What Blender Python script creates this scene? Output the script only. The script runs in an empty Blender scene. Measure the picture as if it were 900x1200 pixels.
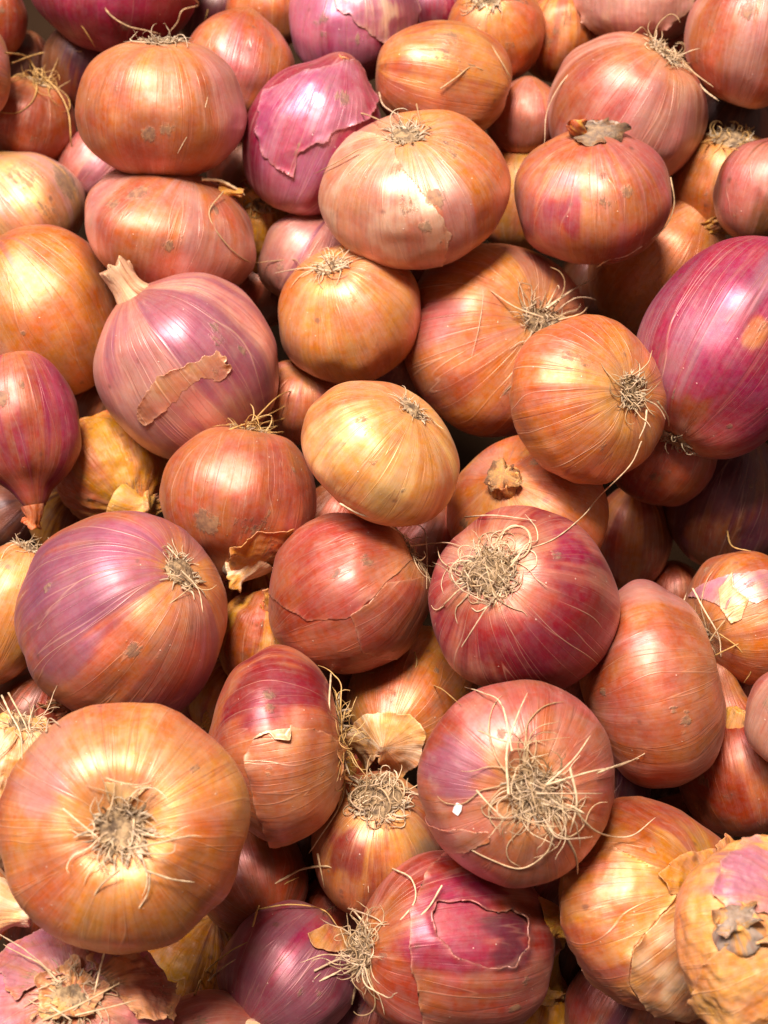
import bpy, math, random
import numpy as np
from mathutils import Vector, Matrix

sc = bpy.context.scene
COL = sc.collection
R = math.radians

# ------------------------------------------------------------------ camera
TILT = R(38); DIST = 0.52; VF = R(36)
FPX = 600 / math.tan(VF / 2)                    # focal length in photo pixels (900x1200)
cam = bpy.data.cameras.new('camera'); camo = bpy.data.objects.new('camera', cam); COL.objects.link(camo)
cam.sensor_fit = 'VERTICAL'; cam.sensor_height = 24; cam.lens = 12 / math.tan(VF / 2)
cam.clip_start = 0.01; cam.clip_end = 50
camo.rotation_euler = (TILT, 0, 0)
camo.location = (0, -math.sin(TILT) * DIST, math.cos(TILT) * DIST)
cam.dof.use_dof = True; cam.dof.focus_distance = 0.485; cam.dof.aperture_fstop = cam.lens / 3.4
sc.camera = camo
CM = np.array(Matrix.Translation(camo.location) @ Matrix.Rotation(TILT, 4, 'X'))
CR = CM[:3, :3]; CT = CM[:3, 3]

# ------------------------------------------------------------------ light
sc.view_settings.view_transform = 'Standard'; sc.view_settings.look = 'None'
sc.view_settings.exposure = 0.04; sc.view_settings.gamma = 1
w = bpy.data.worlds.new('World'); sc.world = w; w.use_nodes = True
w.node_tree.nodes['Background'].inputs[0].default_value = (1.0, 0.74, 0.62, 1)
w.node_tree.nodes['Background'].inputs[1].default_value = 0.20
def area(name, d, dist, size, power, col):
    """ceiling lamp: d = direction towards the lamp, in world space"""
    l = bpy.data.lights.new(name, 'AREA'); l.shape = 'DISK'; l.size = size; l.energy = power; l.color = col
    o = bpy.data.objects.new(name, l); COL.objects.link(o)
    v = Vector(d).normalized(); o.location = v * dist
    o.rotation_euler = v.to_track_quat('Z', 'Y').to_euler()
area('ceiling_spot_lamp', (-0.08, -0.04, 0.96), 1.7, 0.32, 47, (1.0, 0.85, 0.70))
area('ceiling_panel_lamp', (-0.34, 0.06, 0.93), 1.9, 0.95, 60, (1.0, 0.90, 0.92))
sc.cycles.use_denoising = True
try: sc.cycles.denoiser = 'OPENIMAGEDENOISE'
except Exception: pass
sc.cycles.max_bounces = 8; sc.cycles.diffuse_bounces = 4; sc.cycles.glossy_bounces = 3
sc.cycles.transmission_bounces = 2; sc.cycles.sample_clamp_indirect = 4

# ------------------------------------------------------------------ helpers
def hsh(ix, iy, iz, s):
    h = (ix * 374761393 + iy * 668265263 + iz * 2147483647 + s * 1274126177) & 0xffffffff
    h = ((h ^ (h >> 13)) * 1274126177) & 0xffffffff
    h = ((h ^ (h >> 16)) * 2246822519) & 0xffffffff
    return ((h ^ (h >> 15)) & 0xffff) / 65535.0
def vnoise(p, s=0):
    p = np.asarray(p, float); i = np.floor(p).astype(np.int64); f = p - i; f = f * f * f * (f * (f * 6 - 15) + 10)
    r = 0
    for a in (0, 1):
        for b in (0, 1):
            for c in (0, 1):
                wgt = (f[..., 0] if a else 1 - f[..., 0]) * (f[..., 1] if b else 1 - f[..., 1]) * (f[..., 2] if c else 1 - f[..., 2])
                r = r + wgt * hsh(i[..., 0] + a, i[..., 1] + b, i[..., 2] + c, s)
    return r
def fbm(p, s=0, o=3):
    r = 0; a = .5; t = 0; p = np.asarray(p, float)
    for k in range(o):
        r = r + a * vnoise(p * (2 ** k), s + k * 17); t += a; a *= .5
    return r / t
def sst(a, b, x):
    t = np.clip((x - a) / (b - a), 0, 1); return t * t * (3 - 2 * t)
def px2w(x, y, d):
    """photo pixel + depth along the optical axis -> world point"""
    c = np.stack([(np.asarray(x, float) - 450) / FPX * d, (600 - np.asarray(y, float)) / FPX * d, -np.asarray(d, float) + 0 * np.asarray(x, float)], -1)
    return c @ CR.T + CT
def w2px(P):
    c = (P - CT) @ CR
    return 450 + c[..., 0] / -c[..., 2] * FPX, 600 - c[..., 1] / -c[..., 2] * FPX, -c[..., 2]

def mesh_np(name, V, F, mat, attrs=None, smooth=True):
    me = bpy.data.meshes.new(name)
    V = np.asarray(V, np.float32); F = np.asarray(F, np.int32)
    k = F.shape[1]
    me.vertices.add(len(V)); me.vertices.foreach_set('co', V.ravel())
    me.loops.add(F.size); me.loops.foreach_set('vertex_index', F.ravel())
    me.polygons.add(len(F)); me.polygons.foreach_set('loop_start', np.arange(len(F), dtype=np.int32) * k)
    me.update(calc_edges=True)
    me.polygons.foreach_set('use_smooth', np.full(len(F), smooth))
    for n, a in (attrs or {}).items():
        a = np.asarray(a, np.float32)
        if a.ndim == 1:
            t = me.attributes.new(n, 'FLOAT', 'POINT'); t.data.foreach_set('value', a)
        else:
            if n.startswith('col'):
                t = me.attributes.new(n, 'FLOAT_COLOR', 'POINT')
                t.data.foreach_set('color', np.concatenate([a, np.ones((len(a), 1), np.float32)], 1).ravel())
            else:
                t = me.attributes.new(n, 'FLOAT_VECTOR', 'POINT'); t.data.foreach_set('vector', a.ravel())
    me.materials.append(mat); me.validate(); me.update()
    return me
def link(name, me, parent=None):
    o = bpy.data.objects.new(name, me); COL.objects.link(o)
    if parent is not None: o.parent = parent
    return o

# ------------------------------------------------------------------ materials
def mat_new(n):
    m = bpy.data.materials.new(n); m.use_nodes = True
    nt = m.node_tree; b = nt.nodes['Principled BSDF']
    def N(t, **k):
        x = nt.nodes.new(t)
        for a, v in k.items(): setattr(x, a, v)
        return x
    def L(a, b_): nt.links.new(a, b_)
    def val(x, s):
        if isinstance(x, (int, float)): s.default_value = x
        else: L(x, s)
    def M(op, a, b_=None, c=None, clamp=False):
        x = N('ShaderNodeMath', operation=op, use_clamp=clamp); val(a, x.inputs[0])
        if b_ is not None: val(b_, x.inputs[1])
        if c is not None: val(c, x.inputs[2])
        return x.outputs[0]
    def RNG(x, a, b_, c=0., d=1., smooth=True):
        r = N('ShaderNodeMapRange', interpolation_type='SMOOTHSTEP' if smooth else 'LINEAR'); val(x, r.inputs[0])
        for i, v in enumerate((a, b_, c, d)): r.inputs[i + 1].default_value = v
        return r.outputs[0]
    def MIX(f, a, b_, mode='MIX'):
        x = N('ShaderNodeMix', data_type='RGBA', blend_type=mode); val(f, x.inputs[0])
        for v, s in ((a, x.inputs[6]), (b_, x.inputs[7])):
            if isinstance(v, tuple): s.default_value = (*v, 1)
            else: L(v, s)
        return x.outputs[2]
    def NOI(vec, scale, detail=3, rough=.55, w=None, mul=None, dist=0):
        if mul is not None:
            mp = N('ShaderNodeVectorMath', operation='MULTIPLY'); L(vec, mp.inputs[0]); mp.inputs[1].default_value = mul; vec = mp.outputs[0]
        x = N('ShaderNodeTexNoise', noise_dimensions='4D' if w is not None else '3D')
        L(vec, x.inputs['Vector'])
        if w is not None: val(w, x.inputs['W'])
        x.inputs['Scale'].default_value = scale; x.inputs['Detail'].default_value = detail
        x.inputs['Roughness'].default_value = rough; x.inputs['Distortion'].default_value = dist
        return x.outputs[0]
    def ATT(n_, t='Fac'): return N('ShaderNodeAttribute', attribute_name=n_).outputs[t]
    return m, nt, b, N, L, M, RNG, MIX, NOI, ATT

def skin_material(name, rough=.46, paper=False):
    m, nt, b, N, L, M, RNG, MIX, NOI, ATT = mat_new(name)
    fib = ATT('fib', 'Vector'); pos = N('ShaderNodeTexCoord').outputs['Object']
    rnd = M('MULTIPLY', N('ShaderNodeObjectInfo').outputs['Random'], 37.0)
    n_fine = NOI(fib, 1, 4, .6, rnd, (34, 34, 1.6))
    n_mid = NOI(fib, 1, 3, .55, rnd, (9, 9, .9))
    n_line = NOI(fib, 1, 1.0, .4, M('ADD', rnd, 5.0), (6.5, 6.5, .28), 0)
    n_blot = NOI(pos, 60, 4, .6, rnd)
    n_mic = NOI(pos, 420, 4, .65, rnd)
    # primary/secondary colour of the skin
    n_band = NOI(fib, 1, 2, .5, M('ADD', rnd, 11.0), (4.2, 4.2, .3))
    f = M('ADD', ATT('mixf'), M('MULTIPLY', M('SUBTRACT', n_mid, .5), .9))
    f = M('ADD', f, M('MULTIPLY', M('SUBTRACT', n_band, .5), 1.1))
    f = M('ADD', f, M('MULTIPLY', M('SUBTRACT', n_blot, .5), .25))
    f = RNG(f, .30, .72)
    c = MIX(f, ATT('col_a', 'Color'), ATT('col_b', 'Color'))
    # fibres, blotches
    hv = N('ShaderNodeHueSaturation'); L(c, hv.inputs['Color'])
    L(RNG(n_blot, .3, .7, .487, .512), hv.inputs['Hue']); L(RNG(n_mic, .3, .7, .92, 1.08), hv.inputs['Saturation'])
    L(RNG(n_fine, .28, .72, .89, 1.09), hv.inputs['Value']); c = hv.outputs[0]
    c = MIX(RNG(n_blot, .56, .78, 0, .38), c, (.62, .62, .60), 'MULTIPLY')
    n_gr = NOI(fib, 1, 5, .65, M('ADD', rnd, 21.0), (5, 5, 2.2)); n_gp = NOI(pos, 38, 3, .6, M('ADD', rnd, 2.0))
    c = MIX(M('MULTIPLY', RNG(n_gr, .52, .72), RNG(n_gp, .46, .66, 0, .55)), c, (.20, .11, .075))
    c = MIX(M('MULTIPLY', RNG(n_gr, .50, .30, 0, 1), RNG(n_gp, .5, .3, 0, .30)), c, (.66, .45, .33))
    # thin veins running pole to pole
    ln = M('ABSOLUTE', M('SUBTRACT', n_line, .5))
    n_g2 = NOI(fib, 1, 2.0, .5, M('ADD', rnd, 7.0), (4, 4, .4)); vein = M('MULTIPLY', RNG(ln, .0, .012, 1, 0), RNG(n_g2, .38, .58, 0, 1))
    n_l2 = NOI(fib, 1, 1.0, .4, M('ADD', rnd, 9.0), (5.0, 5.0, .22), 0)
    ln2 = M('ABSOLUTE', M('SUBTRACT', n_l2, .46))
    vein2 = M('MULTIPLY', RNG(ln2, .0, .014, 1, 0), RNG(n_g2, .42, .62, 1, 0))
    vs = ATT('vein')
    sx = N('ShaderNodeSeparateXYZ'); L(fib, sx.inputs[0])
    lonv = M('ARCTAN2', sx.outputs[1], sx.outputs[0])
    n_lw = NOI(fib, 1, 1.0, .4, rnd, (1.7, 1.7, .5)); n_gap = NOI(fib, 1, 2.0, .5, M('ADD', rnd, 3.0), (5, 5, .3))
    s3 = M('ABSOLUTE', M('SINE', M('ADD', M('MULTIPLY', lonv, 9.0), M('MULTIPLY', n_lw, 9.0))))
    vein3 = M('MULTIPLY', RNG(s3, .0, .085, 1, 0), RNG(n_gap, .40, .62, 0, 1))
    c = MIX(M('MULTIPLY', M('MULTIPLY', vein3, vs), .36), c, (.72, .45, .30))
    c = MIX(M('MULTIPLY', M('MULTIPLY', vein, vs), .2), c, (.80, .50, .33))
    c = MIX(M('MULTIPLY', M('MULTIPLY', vein2, vs), .42), c, (.30, .07, .05))
    # dry earth stuck on the skin
    n_mud = M('ADD', M('MULTIPLY', NOI(pos, 150, 5, .7, rnd), .6), M('MULTIPLY', NOI(fib, 1, 4, .6, rnd, (22, 22, 3.5)), .4))
    mud = RNG(M('ADD', ATT('mud'), M('MULTIPLY', M('SUBTRACT', n_mud, .5), 2.6)), .50, .74)
    mudc = MIX(RNG(n_mic, .35, .65), (.10, .06, .032), (.30, .19, .095))
    c = MIX(M('MULTIPLY', mud, .72), c, mudc)
    # small dark blemishes and pale dust grains
    vo = N('ShaderNodeTexVoronoi'); vo.inputs['Scale'].default_value = 115; L(pos, vo.inputs['Vector'])
    sep = N('ShaderNodeSeparateColor'); L(vo.outputs['Color'], sep.inputs[0])
    dk = M('MULTIPLY', RNG(M('ADD', vo.outputs['Distance'], M('MULTIPLY', M('SUBTRACT', n_mic, .5), .25)), .05, .17, 1, 0), RNG(sep.outputs[0], .80, .82, 0, 1))
    c = MIX(M('MULTIPLY', dk, .6), c, (.13, .05, .03))
    vo2 = N('ShaderNodeTexVoronoi'); vo2.inputs['Scale'].default_value = 480; L(pos, vo2.inputs['Vector'])
    sep2 = N('ShaderNodeSeparateColor'); L(vo2.outputs['Color'], sep2.inputs[0])
    ds = M('MULTIPLY', RNG(vo2.outputs['Distance'], .06, .17, 1, 0), RNG(sep2.outputs[0], .94, .95, 0, 1))
    c = MIX(M('MULTIPLY', ds, .45), c, (.75, .62, .48))
    L(c, b.inputs['Base Color'])
    rg = RNG(n_blot, .3, .7, rough - .05, rough + .12)
    rg = M('ADD', rg, M('MULTIPLY', mud, .35)); rg = M('ADD', rg, M('MULTIPLY', M('SUBTRACT', n_fine, .5), .25), clamp=True)
    L(rg, b.inputs['Roughness'])
    b.inputs['Metallic'].default_value = .32 if not paper else .06
    b.inputs['Specular IOR Level'].default_value = .85 if not paper else .35
    b.inputs['Coat Weight'].default_value = .12 if not paper else 0
    b.inputs['Coat Roughness'].default_value = .3
    b.inputs['Sheen Weight'].default_value = .02; b.inputs['Sheen Roughness'].default_value = .4
    b.inputs['Subsurface Weight'].default_value = .10 if not paper else .12
    b.inputs['Subsurface Radius'].default_value = (1, .35, .15); b.inputs['Subsurface Scale'].default_value = .0025
    h = M('ADD', M('MULTIPLY', n_fine, .22), M('MULTIPLY', n_mid, .8))
    h = M('ADD', h, M('MULTIPLY', vein, .30)); h = M('SUBTRACT', h, M('MULTIPLY', vein2, .22)); h = M('ADD', h, M('MULTIPLY', M('MULTIPLY', vein3, vs), .5))
    h = M('ADD', h, M('MULTIPLY', n_mic, .16 if not paper else .5)); h = M('ADD', h, M('MULTIPLY', mud, .5))
    h = M('ADD', h, M('MULTIPLY', ds, .4)); h = M('ADD', h, M('MULTIPLY', n_blot, .5 if not paper else 1.6))
    bp = N('ShaderNodeBump'); bp.inputs['Strength'].default_value =   .5 if not paper else .6; bp.inputs['Distance'].default_value = .0006
    L(h, bp.inputs['Height']); L(bp.outputs[0], b.inputs['Normal'])
    return m
SKIN = skin_material('onion_skin')
PAPER = skin_material('papery_onion_skin', .46, True)

def root_material():
    m, nt, b, N, L, M, RNG, MIX, NOI, ATT = mat_new('dry_root_fibre')
    pos = N('ShaderNodeTexCoord').outputs['Object']
    n = NOI(pos, 500, 3); c = MIX(RNG(n, .3, .7, 0, .5), ATT('col_a', 'Color'), (.20, .12, .06))
    L(c, b.inputs['Base Color']); b.inputs['Roughness'].default_value = .6
    bp = N('ShaderNodeBump'); bp.inputs['Strength'].default_value = .5; bp.inputs['Distance'].default_value = .0003
    L(n, bp.inputs['Height']); L(bp.outputs[0], b.inputs['Normal']); return m
ROOT = root_material()
def plate_material():
    m, nt, b, N, L, M, RNG, MIX, NOI, ATT = mat_new('root_plate_crust')
    pos = N('ShaderNodeTexCoord').outputs['Object']
    n = NOI(pos, 380, 5, .7); n2 = NOI(pos, 120, 3)
    c = MIX(RNG(n, .35, .65), (.09, .055, .03), (.36, .24, .12)); c = MIX(RNG(n2, .5, .7, 0, .4), c, (.48, .35, .20))
    L(c, b.inputs['Base Color']); b.inputs['Roughness'].default_value = .8
    bp = N('ShaderNodeBump'); bp.inputs['Distance'].default_value = .001
    L(n, bp.inputs['Height']); L(bp.outputs[0], b.inputs['Normal']); return m
PLATE = plate_material()
def ground_material():
    m, nt, b, N, L, M, RNG, MIX, NOI, ATT = mat_new('bin_floor')
    pos = N('ShaderNodeTexCoord').outputs['Object']
    L(MIX(NOI(pos, 30, 6), (.012, .007, .004), (.035, .018, .009)), b.inputs['Base Color']); b.inputs['Roughness'].default_value = 1; b.inputs['Specular IOR Level'].default_value = .05; return m

# ------------------------------------------------------------------ colours (linear albedo)
C = dict(copper=(.55, .235, .11), orange=(.63, .29, .105), tan=(.66, .36, .15), pale=(.76, .52, .27), rust=(.44, .14, .045),
         pink=(.54, .235, .19), rose=(.60, .345, .28), violet=(.40, .17, .22), lilac=(.54, .23, .30), magenta=(.40, .06, .13), crimson=(.34, .04, .065),
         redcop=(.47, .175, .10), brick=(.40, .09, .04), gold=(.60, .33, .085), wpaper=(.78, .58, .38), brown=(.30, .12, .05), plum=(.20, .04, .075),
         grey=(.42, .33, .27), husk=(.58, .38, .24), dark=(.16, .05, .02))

# ------------------------------------------------------------------ onions: (centre px), (half size px), layer, visible pole, main colour, second colour, ...
ON = []
def on(key, cx, cy, rx, ry, lay, pole, a, b, amt=.45, label='', **k):
    d = dict(key=key, cx=cx, cy=cy, rx=rx, ry=ry, lay=lay, pole=pole, a=a, b=b, amt=amt, label=label); d.update(k); ON.append(d)
#@ONIONS
on('A1', 190, 128, 99, 79, 0, ('R', 0, 1, .16), 'copper', 'rose', .35, 'copper onion at the upper left with a straw root tuft on its very top', mud=[(172, 158, 16, .6), (196, 152, 14, .6), (225, 150, 14, .5)])
on('A2', 280, 82, 67, 64, 1, ('N', .2, .9, -.2), 'copper', 'pink', .4, 'orange brown onion half hidden behind the right shoulder of the upper left copper onion')
on('A3', 135, -22, 98, 84, 1, ('N', 0, .9, .2), 'crimson', 'magenta', .5, 'crimson onion cut by the top edge above the upper left copper onion', neck_h=0)
on('A4', -6, 22, 36, 46, 1.5, ('N', 0, .9, .2), 'rust', 'brick', .5, 'rusty red onion sliver in the very top left corner')
on('A4b', -46, 82, 58, 60, 0, ('N', -.9, .2, .2), 'rose', 'tan', .4, 'pale pink onion sliver on the left edge below the top left corner')
on('A5', 35, 143, 56, 50, 1.6, ('R', .2, .9, .15), 'rust', 'redcop', .5, 'shaded rusty onion with golden roots on top near the upper left edge')
on('A6', 112, 197, 45, 44, 2, ('N', .5, .6, -.2), 'pink', 'violet', .4, 'small dusky pink onion wedged under the upper left copper onion')
on('A7', 30, 246, 73, 63, 1.3, ('N', -.6, .75, -.1), 'tan', 'rose', .45, 'cream coloured onion with dark smudges at the left edge', gam=1.2, mud=[(78, 212, 30, .8), (30, 200, 34, .6), (60, 250, 14, .5)])
on('A8', 202, 272, 104, 69, .3, ('N', .28, .93, .15), 'copper', 'rose', .55, 'pinkish copper onion lying on its side with a short neck stub pointing right', mud=[(160, 226, 26, .68), (135, 238, 18, .6), (215, 285, 14, .45)], neck_h=.0)
on('A9', 50, 370, 91, 108, 1, ('N', -.5, .8, .1), 'orange', 'pink', .35, 'large orange onion with a pink flushed top at the left edge', neck_h=0)
on('A10', 365, 165, 78, 90, .7, ('N', .35, .9, .05), 'magenta', 'lilac', .5, 'magenta onion with torn lilac skin and a papery brown tip', neck_h=.12)
on('A11', 412, 24, 77, 72, 1.4, ('N', 0, .9, .2), 'magenta', 'lilac', .55, 'bright magenta onion with whitish streaks at the top edge', mud=[(430, 22, 18, .4)])
on('A11b', 512, 8, 36, 34, 2, ('N', 0, 1, .1), 'magenta', 'violet', .5, 'sliver of a magenta onion at the top edge between two bigger ones')
on('A12', 518, 95, 84, 67, .2, ('N', -.93, .2, .2), 'copper', 'tan', .45, 'tan copper onion with a grey smudged crown in the top row', mud=[(525, 45, 34, .6), (500, 62, 22, .5), (545, 85, 14, .5)], neck_h=0)
on('A13', 582, 38, 57, 58, .9, ('R', -.15, .65, .7), 'orange', 'tan', .5, 'tan onion with a wispy root crown at the top edge')
on('A14', 658, 42, 52, 54, 1.6, ('N', .1, .9, .2), 'rust', 'orange', .4, 'smooth orange brown onion at the top edge left of the lifted pink skin')
on('A15', 615, 138, 46, 44, 2.2, ('N', .1, .95, .1), 'copper', 'pink', .45, 'small pinkish onion deep in the gap below the top row tan onion')
on('A16', 748, 0, 72, 50, .9, ('N', 0, .95, .1), 'rose', 'pink', .5, 'pink onion at the top edge with a lifted translucent skin', neck_h=0)
on('A17', 877, 44, 75, 81, .35, ('N', .2, .9, .1), 'copper', 'rose', .5, 'pink flushed copper onion in the top right corner', neck_h=0)
on('A18', 735, 132, 98, 83, .5, ('R', .50, .77, .35), 'redcop', 'rose', .55, 'large rosy onion with ragged roots on its top right shoulder', vein=1)
on('A19', 487, 220, 110, 88, 0, ('R', -.14, .80, .50), 'orange', 'rose', .5, 'broad onion pink on the left and orange on the right with a muddy root crown', mud=[(508, 232, 14, .85), (535, 170, 30, .55), (478, 240, 22, .62), (500, 266, 12, .7), (465, 195, 16, .5)])
on('A20', 695, 230, 94, 79, 0, ('N', 0, .92, .36), 'copper', 'pink', .5, 'rounded coppery pink onion with a crusty brown cap on top', neck_h=.0, blob=[(664, 250, 22, 'magenta', .7), (662, 210, 16, 'violet', .5)])
on('A21', 608, 232, 58, 64, 2.2, ('N', .1, .9, .2), 'orange', 'gold', .5, 'glowing orange onion deep between the broad onion and the brown capped one')
on('A22', 850, 212, 64, 60, 1.5, ('R', .1, .85, .5), 'orange', 'gold', .5, 'orange onion with golden roots behind the dull brown onion at the right edge')
on('A23', 772, 318, 78, 86, 1.9, ('N', .5, .7, .35), 'orange', 'copper', .4, 'plain orange onion tucked behind the large magenta onion', neck_h=.12)
on('A24', 897, 228, 62, 63, .2, ('N', .3, .9, -.1), 'brown', 'pink', .5, 'dull brownish pink onion cut by the right edge', mud=[(870, 225, 24, .3)])
on('A25', 858, 408, 112, 130, 0, ('R', -.48, -.80, .26), 'magenta', 'violet', .45, 'very large magenta onion filling the upper right edge', ab=(108, 132), mud=[(885, 385, 24, .45)], blob=[(890, 390, 16, 'gold', .6), (810, 480, 22, 'rust', .8)], vein=.7)
on('A26', 358, 304, 53, 56, 1.2, ('N', .3, .5, .1), 'rose', 'violet', .35, 'dull pink onion peeping out left of the small tan rooted onion')
on('A27', 410, 368, 86, 79, 0, ('R', -.28, .70, .62), 'orange', 'tan', .55, 'small tan orange onion with a spidery root crown on its upper left', vein=.4)
on('A28', 583, 398, 106, 119, .9, ('R', .55, .24, .78), 'orange', 'pink', .45, 'large striped orange onion whose pale roots touch its right neighbour', vein=1.5, blob=[(505, 380, 40, 'pink', .9), (520, 460, 30, 'redcop', .7)])
on('A29', 690, 470, 90, 100, -.5, ('R', .64, .14, .72), 'orange', 'copper', .35, 'orange onion with ribs fanning from a bristly root on its right side', vein=1.5, mud=[(690, 428, 14, .42)], ribs=1.4)
on('A30', 222, 432, 108, 104, 0.15, ('N', -.60, .76, .22), 'violet', 'rose', .5, 'mauve onion with a stout dry neck and a golden patch of peel', neck_h=.02, gam=1.45, vein=.9, mud=[(285, 410, 12, .5), (190, 500, 14, .5)])
on('A31', 26, 494, 67, 82, .1, ('N', .16, -.98, .1), 'redcop', 'magenta', .5, 'smooth pear shaped pink onion at the left edge with its neck pointing down', neck_h=.24)
on('A32', 130, 550, 66, 68, 1.4, ('N', .3, -.5, .5), 'gold', 'copper', .45, 'wrinkled golden papery onion in the gap below the mauve onion', rough=1, neck_h=.1, mud=[(150, 580, 24, .6)])
on('A33', 447, 530, 92, 84, -0.1, ('R', .52, .68, .40), 'tan', 'pale', .55, 'smooth pale yellow onion in the middle of the pile', ab=(96, 76), vein=.35)
on('A34', 280, 582, 93, 82, 0.1, ('R', .15, .97, -.05), 'redcop', 'copper', .4, 'reddish copper onion with a dry patch of mud on its lower left', mud=[(243, 612, 20, .95), (285, 625, 30, .55), (310, 610, 20, .5)], neck_h=.1)
on('A35', 350, 470, 52, 50, 1.6, ('R', .1, .6, .3), 'copper', 'pink', .5, 'small shaded pink onion between the mauve and the pale yellow onion')
on('A36', 618, 600, 100, 88, .8, ('N', -.30, .42, .84), 'orange', 'tan', .4, 'tan orange onion showing a crumbled neck scar above the crimson rooted onion', neck_h=.06, blob=[(575, 535, 26, 'rose', .6)])
on('A37', 408, 692, 92, 95, 0, ('R', .84, .48, .2), 'redcop', 'brick', .45, 'glossy reddish copper onion with cracked skin in the centre', vein=.5)
on('A38', 613, 703, 110, 108, 0, ('R', -.36, .30, .88), 'crimson', 'pink', .35, 'deep crimson onion with a dense nest of curled roots facing up', vein=1.5, blob=[(672, 638, 26, 'magenta', 1), (535, 660, 40, 'rose', .8), (630, 690, 30, 'redcop', .6)])
on('A39', 772, 532, 66, 60, 1.0, ('N', .3, .6, .2), 'brick', 'rust', .5, 'shaded dark red onion under the large magenta onion')
on('A40', 852, 590, 77, 78, 1.5, ('N', .2, .6, .2), 'plum', 'brown', .35, 'dark plum onion in deep shadow at the right', blob=[(810, 625, 18, 'brown', 1)])
on('A41', 738, 630, 48, 60, 1.8, ('N', .1, .8, .3), 'rust', 'orange', .5, 'small brown onion half in shadow right of the crumbled neck onion', vein=1)
on('A42', 872, 723, 69, 80, .9, ('R', -.7, -.3, .5), 'copper', 'orange', .45, 'copper onion with a torn lilac window in its skin at the right edge', blob=[])
on('A43', 765, 802, 78, 119, .5, ('N', -.93, -.25, .05), 'copper', 'rose', .45, 'tall rosy copper onion standing on edge at the right with brown spots', mud=[(805, 845, 12, .75), (790, 830, 9, .6)], ab=(119, 76), neck_h=0, pe=.86)
on('A44', 145, 727, 125, 121, 0, ('R', .56, .46, .68), 'copper', 'violet', .55, 'big mauve striped onion with a short bristly root patch at its right', vein=1, ribs=1.2, blob=[(90, 670, 70, 'violet', 1), (60, 740, 60, 'violet', .8), (150, 640, 40, 'lilac', .7), (190, 780, 60, 'copper', .8)])
on('A45', 0, 722, 47, 96, .9, ('R', .35, .85, .2), 'tan', 'orange', .4, 'tan onion squeezed against the left edge beside the big mauve onion', vein=.7)
on('A46', 145, 968, 142, 144, -0.2, ('R', -.05, -.03, .99), 'orange', 'tan', .35, 'biggest orange onion with a sunken root disc facing the viewer', blob=[(45, 920, 40, 'rose', 1), (60, 860, 34, 'rose', .7), (215, 1010, 30, 'brown', .35), (60, 1000, 36, 'redcop', .4)], vein=.7, dimple=.24, ribs=1.3)
on('A47', 327, 874, 77, 112, .3, ('R', .97, .12, .05), 'copper', 'magenta', .2, 'upright onion with crimson top and a torn copper skin below', ab=(112, 76), blob=[(310, 795, 50, 'crimson', 1.2), (370, 800, 40, 'crimson', 1.1)])
on('A48', 305, 748, 52, 56, 1.3, ('N', .1, .8, .3), 'rust', 'gold', .45, 'dark golden brown onion in the gap left of the cracked centre onion', rough=1)
on('A49', 484, 815, 70, 88, 1.1, ('N', -.25, -.45, .8), 'orange', 'gold', .4, 'orange onion in a hollow with a whitish papery flap on it')
on('A50', 442, 990, 80, 82, .8, ('R', .02, .62, .76), 'redcop', 'tan', .45, 'red streaked onion with a round nest of pale roots on top', blob=[(400, 1000, 26, 'crimson', .8), (505, 1000, 22, 'grey', .6)])
on('A51', 610, 918, 117, 117, -0.15, ('R', .18, -.12, .97), 'pink', 'redcop', .5, 'round pink red onion with the longest bushy roots facing the viewer', vein=.5, blob=[(530, 900, 40, 'violet', .9), (690, 990, 50, 'copper', .8)], dimple=.18)
on('A52', 530, 1108, 117, 106, 0, ('R', -.84, -.06, .5), 'brick', 'pink', .45, 'red onion at the bottom with a torn window of dark purple skin', ab=(106, 118), neck_h=.12, blob=[(470, 1140, 60, 'rust', .8), (560, 1170, 50, 'rust', .6), (550, 1092, 56, 'magenta', 1), (598, 1100, 34, 'plum', 1)])
on('A53', 338, 1140, 81, 78, .5, ('N', -.5, -.6, .2), 'magenta', 'violet', .55, 'smooth purple onion near the bottom left of the torn red one', mud=[(385, 1165, 20, .35)])
on('A54', 770, 1062, 102, 128, 0.15, ('N', .72, .22, .62), 'copper', 'gold', .4, 'golden brown onion with folded papery skin at the lower right', blob=[(785, 1105, 62, 'tan', .9), (740, 965, 40, 'rust', .6), (700, 1130, 30, 'gold', .6)], rough=.22, neck_h=0)
on('A55', 893, 1105, 90, 122, -0.05, ('N', .75, .2, .5), 'tan', 'gold', .5, 'dried out pale papery onion with a purple shoulder in the lower right corner', gam=1.35, rough=.7, mud=[(870, 1100, 40, .5), (890, 1150, 40, .4)], neck_h=0, blob=[(870, 1020, 40, 'violet', .9), (850, 1170, 50, 'copper', .7)])
on('A56', 872, 905, 78, 76, .8, ('N', -.22, .92, .25), 'rust', 'orange', .45, 'copper brown onion with a bulging neck at the right below the lilac torn one', neck_h=.5)
on('A57', 937, 838, 59, 69, 0, ('N', .5, .8, .1), 'rose', 'pink', .5, 'pale pink onion sliver on the right edge')
on('A58', 8, 932, 64, 112, .7, ('R', .15, .75, .55), 'tan', 'wpaper', .5, 'pale papery onion with fine roots at the left edge', rough=.8)
on('A59', -42, 1060, 60, 58, .2, ('N', .96, .05, .25), 'wpaper', 'tan', .5, 'cream onion at the left edge showing only its pale pointed neck', neck_h=.15)
on('A60', 85, 1197, 119, 110, 0, ('R', -.02, .28, .93), 'violet', 'lilac', .5, 'purple onion with flaking dry skin in the bottom left corner', mud=[(40, 1160, 60, .5), (120, 1150, 50, .5)], rough=.8)
on('A61', 236, 1228, 72, 60, .1, ('N', .9, .3, .2), 'rose', 'pink', .5, 'light pink onion cut by the bottom edge', neck_h=.25)
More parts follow.
